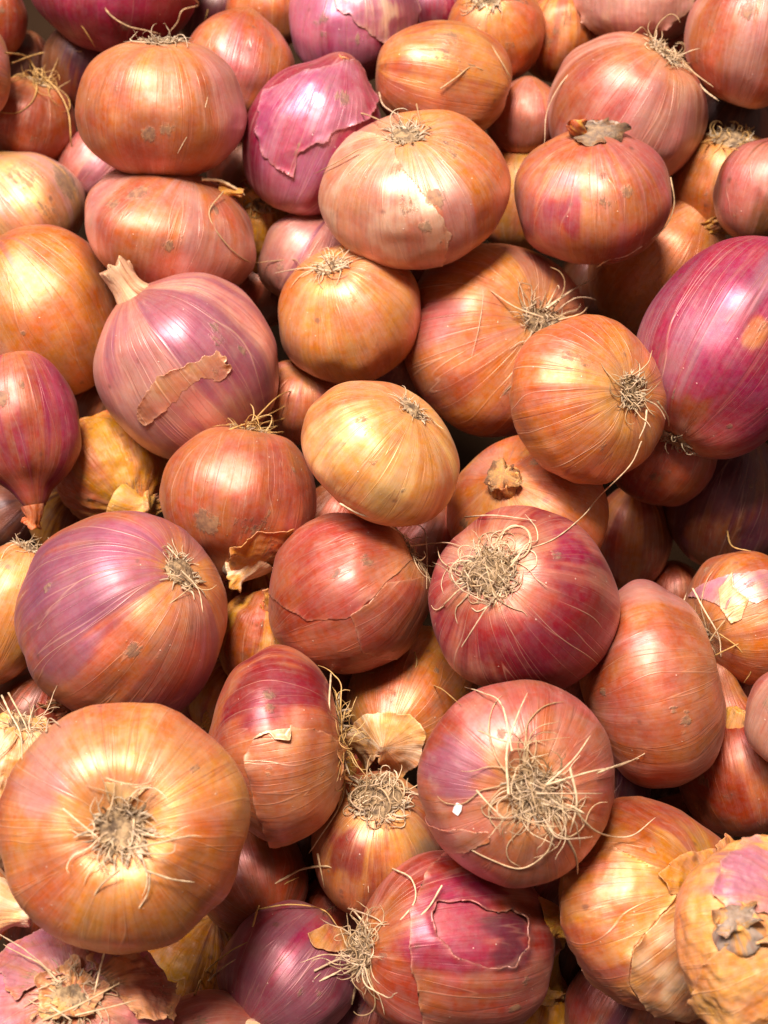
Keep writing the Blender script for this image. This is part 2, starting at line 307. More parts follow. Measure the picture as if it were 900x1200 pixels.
on('A62', 295, 1026, 64, 68, 1.5, ('N', .2, -.6, .4), 'rust', 'brown', .4, 'shaded brown onion between the biggest orange onion and the red streaked one')
on('A63', 235, 1130, 76, 62, 1.7, ('N', .2, .6, .4), 'gold', 'brown', .5, 'shaded golden brown papery onion above the light pink onion at the bottom', rough=1)
on('A64', 726, 1182, 64, 64, .9, ('N', .4, .7, .1), 'redcop', 'plum', .5, 'small dark red onion at the bottom under the golden brown one')
on('A65', 628, 1190, 48, 50, 1.8, ('N', .25, .9, .1), 'gold', 'rust', .4, 'golden papery onion deep in the gap at the bottom', rough=1.2, neck_h=.3)
on('A66', 790, 694, 34, 34, 2.2, ('N', 0, .9, .2), 'rust', 'copper', .4, 'tiny glimpse of an orange onion above the tall rosy copper onion')
on('A67', 315, 6, 50, 50, 1.9, ('N', 0, .9, .2), 'orange', 'copper', .4, 'orange onion at the top edge left of the magenta ones')
on('A68', 308, 268, 46, 52, 2.1, ('R', 0, .6, .7), 'gold', 'rust', .4, 'golden fibrous onion in the gap below the magenta torn one', rough=1.2)
on('A69', 652, 1040, 52, 50, 2.0, ('N', .3, .7, .2), 'rust', 'brown', .5, 'shaded brown onion in the gap below the bushy rooted one')
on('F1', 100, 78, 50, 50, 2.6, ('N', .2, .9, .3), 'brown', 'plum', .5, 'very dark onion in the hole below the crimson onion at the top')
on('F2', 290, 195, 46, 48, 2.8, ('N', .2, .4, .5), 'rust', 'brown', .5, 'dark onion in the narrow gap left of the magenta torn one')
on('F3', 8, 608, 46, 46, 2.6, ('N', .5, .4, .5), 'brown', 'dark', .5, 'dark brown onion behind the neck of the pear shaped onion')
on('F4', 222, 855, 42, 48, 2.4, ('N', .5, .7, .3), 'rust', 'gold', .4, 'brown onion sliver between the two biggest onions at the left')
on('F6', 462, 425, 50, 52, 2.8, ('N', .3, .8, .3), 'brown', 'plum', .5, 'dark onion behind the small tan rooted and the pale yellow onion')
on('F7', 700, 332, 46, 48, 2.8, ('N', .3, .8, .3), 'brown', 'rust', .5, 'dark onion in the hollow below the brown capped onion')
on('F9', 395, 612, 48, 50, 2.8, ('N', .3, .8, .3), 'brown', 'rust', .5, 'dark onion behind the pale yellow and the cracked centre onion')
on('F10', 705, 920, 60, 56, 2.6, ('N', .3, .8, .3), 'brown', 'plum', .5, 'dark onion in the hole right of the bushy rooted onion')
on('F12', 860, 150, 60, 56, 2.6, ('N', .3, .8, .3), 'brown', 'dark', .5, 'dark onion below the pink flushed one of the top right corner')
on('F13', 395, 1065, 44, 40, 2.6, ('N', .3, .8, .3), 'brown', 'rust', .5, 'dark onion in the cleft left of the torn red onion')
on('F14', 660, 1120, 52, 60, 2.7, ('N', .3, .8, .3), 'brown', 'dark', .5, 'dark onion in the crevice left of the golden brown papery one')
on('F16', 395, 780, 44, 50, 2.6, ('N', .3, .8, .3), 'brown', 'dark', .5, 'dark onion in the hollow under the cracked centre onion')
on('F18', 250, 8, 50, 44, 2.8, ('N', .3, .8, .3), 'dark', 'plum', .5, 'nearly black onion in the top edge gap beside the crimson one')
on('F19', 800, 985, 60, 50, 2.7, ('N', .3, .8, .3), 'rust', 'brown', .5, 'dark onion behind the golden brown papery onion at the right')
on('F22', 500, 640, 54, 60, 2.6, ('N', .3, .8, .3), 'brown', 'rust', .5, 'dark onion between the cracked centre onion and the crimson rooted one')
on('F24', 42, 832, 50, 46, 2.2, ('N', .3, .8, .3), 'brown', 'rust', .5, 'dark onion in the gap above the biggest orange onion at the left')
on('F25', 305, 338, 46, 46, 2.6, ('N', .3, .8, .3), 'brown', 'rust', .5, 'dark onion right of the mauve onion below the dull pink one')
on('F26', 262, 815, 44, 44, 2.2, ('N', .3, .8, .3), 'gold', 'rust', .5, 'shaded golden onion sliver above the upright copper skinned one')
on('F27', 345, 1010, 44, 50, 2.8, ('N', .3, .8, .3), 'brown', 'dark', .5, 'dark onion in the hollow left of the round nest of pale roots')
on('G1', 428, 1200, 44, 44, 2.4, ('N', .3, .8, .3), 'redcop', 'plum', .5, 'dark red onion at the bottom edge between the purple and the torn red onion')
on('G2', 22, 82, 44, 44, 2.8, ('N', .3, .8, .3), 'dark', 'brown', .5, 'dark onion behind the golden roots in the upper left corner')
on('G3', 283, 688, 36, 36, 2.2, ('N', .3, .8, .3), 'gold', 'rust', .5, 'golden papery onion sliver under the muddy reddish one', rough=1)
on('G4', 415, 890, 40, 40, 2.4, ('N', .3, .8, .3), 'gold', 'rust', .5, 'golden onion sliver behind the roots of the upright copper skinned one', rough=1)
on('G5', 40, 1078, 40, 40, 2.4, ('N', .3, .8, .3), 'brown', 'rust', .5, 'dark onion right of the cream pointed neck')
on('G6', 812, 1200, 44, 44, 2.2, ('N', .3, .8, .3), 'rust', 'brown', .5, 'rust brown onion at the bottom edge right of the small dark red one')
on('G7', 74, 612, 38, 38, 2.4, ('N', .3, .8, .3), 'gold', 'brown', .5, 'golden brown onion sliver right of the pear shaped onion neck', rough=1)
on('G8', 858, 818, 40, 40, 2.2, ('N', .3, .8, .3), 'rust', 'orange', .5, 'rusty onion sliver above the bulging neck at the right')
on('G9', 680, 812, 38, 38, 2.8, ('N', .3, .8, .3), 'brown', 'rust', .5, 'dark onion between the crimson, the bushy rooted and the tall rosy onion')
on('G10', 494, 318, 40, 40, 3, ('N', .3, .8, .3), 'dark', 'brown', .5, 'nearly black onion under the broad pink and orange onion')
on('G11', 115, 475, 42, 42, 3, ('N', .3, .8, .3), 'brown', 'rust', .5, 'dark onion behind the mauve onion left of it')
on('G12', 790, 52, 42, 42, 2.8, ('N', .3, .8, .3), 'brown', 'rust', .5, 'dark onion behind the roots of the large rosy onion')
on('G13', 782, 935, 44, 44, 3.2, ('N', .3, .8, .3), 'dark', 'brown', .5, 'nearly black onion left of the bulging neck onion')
#@END

# ---- settle the pile: nobody may sink into a neighbour
def base_depth(cy): return DIST * (1 + .14 * (600 - cy) / 600)
n = len(ON)
cx = np.array([o['cx'] for o in ON], float); cy = np.array([o['cy'] for o in ON], float)
rx = np.array([o['rx'] for o in ON], float); ry = np.array([o['ry'] for o in ON], float)
lay = np.array([o['lay'] for o in ON], float); rz = np.minimum(rx, ry) * .5 + np.maximum(rx, ry) * .42
PXM = DIST / FPX
base = base_depth(cy) + (lay * 62) * PXM
dep = base.copy()
order = lay + np.arange(n) * 1e-4
pairs = []
for i in range(n):
    for j in range(n):
        if order[i] < order[j]:
            q = ((cx[i] - cx[j]) / (rx[i] + rx[j])) ** 2 + ((cy[i] - cy[j]) / (ry[i] + ry[j])) ** 2
            if q < 1: pairs.append((i, j, (rz[i] + rz[j]) * math.sqrt(1 - q) * .93 * PXM))
for it in range(400):
    dep += (base - dep) * .02
    for i, j, g in pairs:
        e = g - (dep[j] - dep[i])
        if e > 0: dep[i] -= e * .35; dep[j] += e * .5
for k, o in enumerate(ON): o['d'] = dep[k]

# ------------------------------------------------------------------ bulb surface
class Bulb:
    def __init__(s, o, seed):
        s.o = o; s.seed = seed
        kind, ax, ay, az = o['pole']
        v = np.array([ax, ay, az], float); v /= np.linalg.norm(v)
        z = v if kind == 'N' else -v
        s.kind = kind
        sp = math.hypot(v[0], v[1]); c = abs(v[2])
        if 'ab' in o: a, Lp = o['ab']
        else:
            ux, uy = (v[0] / sp, v[1] / sp) if sp > 1e-3 else (0, 1)
            Lp = math.hypot(o['rx'] * ux, o['ry'] * uy); a = math.hypot(o['rx'] * uy, o['ry'] * ux)
        if sp > .45: b = math.sqrt(max(Lp ** 2 - (a * c) ** 2, (.6 * a * sp) ** 2)) / sp
        else: b = .8 * a
        b = min(max(b, .68 * a), 1.55 * a)
        k = o['d'] / FPX
        s.a = a * k; s.b = b * k; s.k = k
        ctr = px2w(o['cx'], o['cy'], o['d']); s.c = ctr
        # view-ray aligned frame
        zc = np.array([-(o['cx'] - 450) / FPX, -(600 - o['cy']) / FPX, 1.]); zc /= np.linalg.norm(zc)
        xc = np.cross([0, 1, 0], zc); xc /= np.linalg.norm(xc); yc = np.cross(zc, xc)
        zw = z[0] * xc + z[1] * yc + z[2] * zc
        zw = CR @ zw
        t = np.array([0.3, .2, 1.0]) if abs(zw[2]) < .9 else np.array([1., 0, 0])
        xw = np.cross(t, zw); xw /= np.linalg.norm(xw); yw = np.cross(zw, xw)
        s.rot = np.stack([xw, yw, zw], 1)
        s.mat = Matrix(np.vstack([np.hstack([s.rot, ctr[:, None]]), [0, 0, 0, 1]]).tolist())
        s.nh = o.get('neck_h', .06); s.dim = o.get('dimple', .07); s.ru = o.get('rough', 0); s.rb = o.get('ribs', .7)
    def P(s, d):
        """unit direction -> point on the skin, local space (+z is the neck, -z the root)"""
        th = np.arccos(np.clip(d[..., 2], -1, 1)); st = np.sin(th); ct = np.cos(th)
        lon = np.arctan2(d[..., 1], d[..., 0]); cl = np.cos(lon); sl = np.sin(lon)
        sd = s.seed * 13
        low = fbm(d * 1.25 + 7.3, sd, 2) - .5
        f = np.stack([cl * 2.2 + 5, sl * 2.2 + 5, th * .5], -1); rib = fbm(f, sd + 3, 2) - .5
        f2 = np.stack([cl * 7 + 50, sl * 7 + 50, th * .6], -1); rib2 = fbm(f2, sd + 5, 2) - .5
        R_ = 1 + .17 * low + .035 * rib * st * s.rb + .014 * rib2 * st ** .5 * s.rb
        if s.ru:
            w1 = fbm(d * 4.5 + 11, sd + 9, 4) - .5; w2 = 1 - 2 * np.abs(fbm(np.stack([cl * 3 + 9, sl * 3 + 9, th * 1.6], -1), sd + 12, 3) - .5)
            R_ = R_ + s.ru * (.10 * w1 + .05 * (w2 - .85))
        pro = st ** s.o.get('pe', .94)
        r = s.a * R_ * pro
        z = s.b * R_ * ct
        # shoulders draw up into the neck
        q = np.exp(-(th / .34) ** 2)
        z = z + s.a * s.nh * q * 1.6; r = r * (1 - .22 * min(1, s.nh * 3) * np.exp(-((th - .35) / .22) ** 2))
        # root end puckers in
        e = math.pi - th
        z = z + s.a * s.dim * np.exp(-(e / .30) ** 2)
        return np.stack([r * cl, r * sl, z], -1)
    def W(s, P): return P @ s.rot.T + s.c
    def find(s, px, py):
        """direction of the skin point seen at a photo pixel"""
        if not hasattr(s, 'smp'):
            m = 6000; i = np.arange(m) + .5; ph = np.arccos(1 - 2 * i / m); t = math.pi * (1 + 5 ** .5) * i
            d = np.stack([np.cos(t) * np.sin(ph), np.sin(t) * np.sin(ph), np.cos(ph)], -1)
            x, y, z = w2px(s.W(s.P(d))); s.smp = (d, x, y, z)
        d, x, y, z = s.smp
        cost = (x - px) ** 2 + (y - py) ** 2 + np.where(z > s.o['d'] + .1 * s.a, 1e5, 0)
        return d[np.argmin(cost)]
BL = {}
for k, o in enumerate(ON): BL[o['key']] = Bulb(o, k + 1)

def fibv(d):
    th = np.arccos(np.clip(d[..., 2], -1, 1)); lon = np.arctan2(d[..., 1], d[..., 0])
    return np.stack([np.cos(lon), np.sin(lon), th], -1)

def skin_cols(o, B, d, V):
    # colours
    sd = B.seed * 31; nv = len(V)
    ca = np.tile(np.array(C[o['a']]), (nv, 1)); cb = np.tile(np.array(C[o['b']]), (nv, 1))
    th_ = np.arccos(np.clip(d[:, 2], -1, 1)); fv = fibv(d)
    mixf = (fbm(np.stack([fv[:, 0] * 1.6 + 3, fv[:, 1] * 1.6 + 3, th_ * .5], -1), sd, 2) - .5) * 1.5 + o['amt']
    var = fbm(np.stack([fv[:, 0] * 3 + 8, fv[:, 1] * 3 + 8, th_ * .8], -1), sd + 2, 2)[:, None]
    bl = (sst(.42, .66, fbm(np.stack([fv[:, 0] * 2.6 + 13, fv[:, 1] * 2.6 + 13, th_ * .4], -1), sd + 40, 2)) * o.get('blush', 0. if o['a'] in ('crimson', 'magenta', 'plum', 'gold', 'wpaper', 'dark', 'brown') else .24))[:, None]
    ca = ca * (1 - bl) + np.array((.52, .20, .20)) * bl; cb = cb * (1 - bl) + np.array((.56, .24, .25)) * bl
    ca = ca * (.86 + .3 * var); cb = cb * (.86 + .3 * (1 - var))
    # the skin pales to straw around the root
    e = math.pi - th_
    wr = np.exp(-(e / (.42 + .25 * fbm(fv * 4, sd + 7, 2))) ** 2)[:, None] * o.get('straw', .8)
    straw = np.array((.74, .46, .22)); ca = ca * (1 - wr) + straw * wr; cb = cb * (1 - wr * .8) + straw * wr * .8
    wn = np.exp(-(th_ / .3) ** 2)[:, None] * .6
    ca = ca * (1 - wn) + np.array((.5, .26, .12)) * wn; cb = cb * (1 - wn) + np.array((.5, .26, .12)) * wn
    # darker equator streaks
    for (bx, by, br, bc, bs) in o.get('blob', []):
        dc = B.P(B.find(bx, by)); rr = br * B.k
        dist = np.linalg.norm(V - dc, axis=1) / rr
        dist = dist + (fbm(V / rr * 1.3 + 9, sd + 11, 3) - .5) * .6 + (fbm(np.stack([fv[:, 0] * 6 + 3, fv[:, 1] * 6 + 3, th_ * .7], -1), sd + 19, 3) - .5) * 1.5
        m = (sst(1.25, .6, dist) * min(bs, 1))[:, None]
        ca = ca * (1 - m) + np.array(C[bc]) * m; cb = cb * (1 - m * .85) + np.array(C[bc]) * m * .85
    mud = np.zeros(nv)
    rgm = random.Random(B.seed * 7 + 1); sm_ = []
    if o['lay'] < 1.8:
        for _ in range(4): sm_.append((o['cx'] + rgm.uniform(-.75, .75) * o['rx'], o['cy'] + rgm.uniform(-.7, .75) * o['ry'], rgm.uniform(5, 15), rgm.uniform(.45, .68)))
    for (bx, by, br, bs) in list(o.get('mud', [])) + sm_:
        dist = np.linalg.norm(V - B.P(B.find(bx, by)), axis=1) / (br * B.k)
        mud = np.maximum(mud, bs * sst(1.6, .2, dist))
    mud = np.maximum(mud, .55 * np.exp(-(e / .27) ** 2))
    g = o.get('gam', 1.52)
    return dict(col_a=np.clip(ca, 0, .9) ** g, col_b=np.clip(cb, 0, .9) ** g, mixf=mixf, mud=mud, fib=fv, vein=np.full(nv, float(o.get('vein', .6))))

def build_bulb(o):
    B = BL[o['key']]; pr = max(o['rx'], o['ry'])
    nl = int(min(210, max(64, pr * 1.65))); nt_ = int(nl * .62)
    th = np.linspace(0, math.pi, nt_ + 1)[1:-1]; lo = np.arange(nl) / nl * 2 * math.pi
    T, Lo = np.meshgrid(th, lo, indexing='ij')
    d = np.stack([np.sin(T) * np.cos(Lo), np.sin(T) * np.sin(Lo), np.cos(T)], -1).reshape(-1, 3)
    d = np.vstack([d, [[1e-4, 0, 1], [1e-4, 0, -1]]])
    d /= np.linalg.norm(d, axis=1)[:, None]
    V = B.P(d); nr = len(th)
    i = np.arange(nr - 1)[:, None] * nl; j = np.arange(nl)[None]; j2 = (j + 1) % nl
    F = np.stack([i + j, i + nl + j, i + nl + j2, i + j2], -1).reshape(-1, 4)
    N0, S0 = nr * nl, nr * nl + 1
    jj = np.arange(nl); jn = (jj + 1) % nl
    capN = np.stack([np.full(nl, N0), jj, jn, jn], -1); capS = np.stack([np.full(nl, S0), (nr - 1) * nl + jn, (nr - 1) * nl + jj, (nr - 1) * nl + jj], -1)
    nv = len(V); at = skin_cols(o, B, d, V)
    me = bpy.data.meshes.new('bulb')
    Fl = [tuple(r) for r in F.tolist()] + [tuple(r[:3]) for r in capN.tolist()] + [tuple(r[:3]) for r in capS.tolist()]
    me.from_pydata(V.tolist(), [], Fl); me.polygons.foreach_set('use_smooth', np.full(len(Fl), True))
    for nm, a in at.items():
        a = np.asarray(a, np.float32)
        if a.ndim == 1: t = me.attributes.new(nm, 'FLOAT', 'POINT'); t.data.foreach_set('value', a)
        elif nm.startswith('col'):
            t = me.attributes.new(nm, 'FLOAT_COLOR', 'POINT'); t.data.foreach_set('color', np.hstack([a, np.ones((nv, 1), np.float32)]).ravel())
        else: t = me.attributes.new(nm, 'FLOAT_VECTOR', 'POINT'); t.data.foreach_set('vector', a.ravel())
    me.materials.append(PAPER if B.ru >= .7 else SKIN); me.update()
    e_ = bpy.data.objects.new('onion', None); COL.objects.link(e_); e_.matrix_world = B.mat
    e_.empty_display_size = .01
    e_['label'] = o['label']; e_['category'] = 'onion'; e_['group'] = 'onions heaped in the pile'
    o['obj'] = e_; link('bulb', me, e_)

# ------------------------------------------------------------------ strands
def tube(pts, r0, r1, sides=5, flat=.75):
    pts = np.asarray(pts); m = len(pts)
    tan = np.gradient(pts, axis=0); tan /= (np.linalg.norm(tan, axis=1)[:, None] + 1e-12)
    up = np.array([.31, .52, .8]); A = np.cross(tan, up); A /= (np.linalg.norm(A, axis=1)[:, None] + 1e-9); Bn = np.cross(tan, A)
    t = np.linspace(0, 1, m); r = r0 + (r1 - r0) * t; r = r * (1 - .55 * sst(.86, 1.0, t))
    r = r * (1 + .18 * np.sin(np.arange(m) * 2.3 + pts[0, 0] * 900))
    a = np.arange(sides) / sides * 2 * math.pi
    V = pts[:, None] + r[:, None, None] * (np.cos(a)[None, :, None] * A[:, None] + flat * np.sin(a)[None, :, None] * Bn[:, None])
    V = V.reshape(-1, 3)
    i = np.arange(m - 1)[:, None] * sides; j = np.arange(sides)[None]; j2 = (j + 1) % sides
    F = np.stack([i + j, i + sides + j, i + sides + j2, i + j2], -1).reshape(-1, 4)
    return V, F
def spline(P, m):
    P = np.asarray(P, float); n_ = len(P)
    if n_ < 3: t = np.linspace(0, 1, m)[:, None]; return P[0] * (1 - t) + P[-1] * t
    Q = np.vstack([2 * P[0] - P[1], P, 2 * P[-1] - P[-2]]); out = []
    for t in np.linspace(0, n_ - 1 - 1e-6, m):
        i = int(t); f = t - i; a, b, c, d = Q[i:i + 4]
        out.append(.5 * ((2 * b) + (c - a) * f + (2 * a - 5 * b + 4 * c - d) * f * f + (3 * b - a - 3 * c + d) * f ** 3))
    return np.array(out)
STR = [(.60, .43, .25), (.50, .34, .18), (.70, .53, .33), (.38, .25, .12), (.58, .42, .27)]
GOLD = [(.55, .33, .10), (.48, .27, .07), (.62, .40, .15)]
GREY = [(.45, .36, .25), (.36, .27, .17), (.52, .42, .28)]

THK = .84
def tuft(key, nst, Lpx, spread=.6, curl=.5, plate=.14, long_=3, pal=STR, seed=0, th=1.5, lean=None, nest=0, stub=38):
    """root plate, its mass of short dry roots (one part) and the long ones (a part each)"""
    o = [q for q in ON if q['key'] == key][0]; B = BL[key]; rg = random.Random(B.seed * 101 + seed)
    par = o['obj']; k = B.k; pr = plate * B.a
    zp = B.P(np.array([[1e-3, 0, -1.]]) / 1.0)[0, 2]
    inw = B.a * 0.0
    # plate: crusty dome
    nr_, na_ = 9, 26; V = []; F = []
    for i in range(nr_):
        for j in range(na_):
            t = i / (nr_ - 1); an = j / na_ * 2 * math.pi
            rr = pr * t * (1 + .22 * (vnoise(np.array([math.cos(an) * 2 + 9, math.sin(an) * 2 + 9, B.seed * 3.1])) - .5) * 2)
            dd = np.array([rr * math.cos(an), rr * math.sin(an), 0])
            ee = math.asin(min(.99, rr / B.a))
            dirn = np.array([math.sin(ee) * math.cos(an), math.sin(ee) * math.sin(an), -math.cos(ee)])
            p = B.P(dirn); bump = pr * .30 * (1 - t ** 3) + pr * .22 * (fbm(dd / pr * 3.5 + 20, B.seed, 2) - .5)
            V.append([p[0], p[1], p[2] - bump + (.35 * pr * .3 if i == nr_ - 1 else 0)])
    for i in range(nr_ - 1):
        for j in range(na_): F.append((i * na_ + j, i * na_ + (j + 1) % na_, (i + 1) * na_ + (j + 1) % na_, (i + 1) * na_ + j))
    me = bpy.data.meshes.new('root_plate'); me.from_pydata([tuple(v) for v in V], [], F); me.materials.append(PLATE)
    me.polygons.foreach_set('use_smooth', [True] * len(F)); link('root_plate', me, par)
    rs = th * k * THK
    def strand(L, steps, cu, sp, base_r=None, up=0.0):
        an = rg.uniform(0, 2 * math.pi); q = math.sqrt(rg.random()) * pr * .95 if base_r is None else base_r
        ee = math.asin(min(.98, q / B.a)); dirn = np.array([math.sin(ee) * math.cos(an), math.sin(ee) * math.sin(an), -math.cos(ee)])
        p = B.P(dirn) + np.array([0, 0, -rs * .6])
        rad = np.array([math.cos(an), math.sin(an), 0.])
        vdir = rad * (sp * rg.uniform(.5, 1.3)) + np.array([rg.gauss(0, .35), rg.gauss(0, .35), -(.35 + up) * rg.uniform(.4, 1.6)])
        if lean is not None: vdir = vdir + B.rot.T @ (CR @ np.array(lean)) * rg.uniform(.3, 1.3)
        vdir /= np.linalg.norm(vdir); st = L / steps; ax = np.array([rg.gauss(0, 1) for _ in range(3)]); ax /= np.linalg.norm(ax)
        pts = [p.copy()]; wob = rg.uniform(.5, 1.5)
        for i in range(steps):
            if rg.random() < .25: ax = ax + np.array([rg.gauss(0, 1) for _ in range(3)]); ax /= np.linalg.norm(ax)
            vdir = vdir + np.cross(ax, vdir) * cu * wob * .55 + np.array([rg.gauss(0, .16) for _ in range(3)]) * cu
            if nest: vdir = vdir - (p * np.array([1, 1, 0])) / pr * .10 * nest
            vdir /= np.linalg.norm(vdir); p = p + vdir * st
            u = p / np.array([B.a * .97, B.a * .97, B.b]); lu = np.linalg.norm(u)
            u_ = u / lu; sp_ = B.P(u_)
            lim = np.linalg.norm(sp_) + rs * 1.1
            if np.linalg.norm(p) < lim:
                p = p * (lim / np.linalg.norm(p)); nn = p / np.linalg.norm(p); vdir = vdir - nn * min(0, vdir @ nn) ; vdir /= np.linalg.norm(vdir)
            elif not nest: vdir = vdir + np.array([0, 0, 1.]) * .05 - p / np.linalg.norm(p) * .04
            pts.append(p.copy())
        return np.array(pts)
    VV = []; FF = []; CC = []; off = 0
    def addm(pts, r0, r1, c, sides=5):
        nonlocal off
        v, f = tube(pts, r0, r1, sides); VV.append(v); FF.append(f + off); off += len(v); CC.append(np.tile(np.array(c) * rg.uniform(.75, 1.1), (len(v), 1)))
    for i in range(nst):
        L = Lpx * k * rg.uniform(.35, 1.0)
        addm(strand(L, 13, curl, spread), rs * rg.uniform(.55, 1.0), rs * .38, rg.choice(pal))
    for i in range(stub):
        addm(strand(pr * rg.uniform(.25, .8), 4, .4, 1.2, pr * math.sqrt(rg.uniform(.1, 1.2))), rs * rg.uniform(1.0, 2.0), rs * .7, rg.choice(GREY))
    me = mesh_np('root_tuft', np.vstack(VV), np.vstack(FF), ROOT, dict(col_a=np.vstack(CC))); ob = link('root_tuft', me, par); ob['kind'] = 'stuff'
    for i in range(long_):
        pts = spline(strand(Lpx * k * rg.uniform(1.15, 1.75), 12, curl * .8, spread * 1.3), 26)
        v, f = tube(pts, rs * .95, rs * .45, 6); c = np.tile(np.array(rg.choice(pal)) * 1.05, (len(v), 1))
        link('root', mesh_np('root', v, f, ROOT, dict(col_a=c)), par)

def surf_depth(x, y):
    """depth of the pile's front at a photo pixel, from the onions as ellipsoids"""
    best = 9.
    for k, o in enumerate(ON):
        q = ((x - o['cx']) / o['rx']) ** 2 + ((y - o['cy']) / o['ry']) ** 2
        if q < 1:
            dd = dep[k] - rz[k] * (dep[k] / FPX) * math.sqrt(1 - q); best = min(best, dd)
    return best
def stray(key, pxs, th=1.35, lift=3.0, pal=0, name='root'):
    o = [q for q in ON if q['key'] == key][0]; B = BL[key]; c = STR[pal % 5] if pal < 5 else GOLD[pal % 3]
    P = spline(np.array([(x, y, 0) for x, y in pxs], float), max(14, len(pxs) * 6))
    ds = []
    for x, y, _ in P:
        s_ = min(surf_depth(x + a, y + b) for a, b in ((0, 0), (5, 0), (-5, 0), (0, 5), (0, -5))); ds.append(s_)
    ds = np.array(ds); okm = ds < 8
    ds[~okm] = np.interp(np.flatnonzero(~okm), np.flatnonzero(okm), ds[okm]) if okm.any() else B.o['d'] - B.a
    # a stiff fibre spans hollows: never deeper than the line between what it touches
    for _ in range(30):
        s2 = ds.copy(); s2[1:-1] = np.minimum(ds[1:-1], (ds[:-2] + ds[2:]) / 2 + .0006); ds = s2
    ds = ds - lift * B.k
    W_ = px2w(P[:, 0], P[:, 1], ds); loc = (W_ - B.c) @ B.rot
    v, f = tube(loc, th * B.k, th * .55 * B.k, 6)
    link(name, mesh_np(name, v, f, ROOT, dict(col_a=np.tile(np.array(c) * 1.05, (len(v), 1)))), o['obj'])

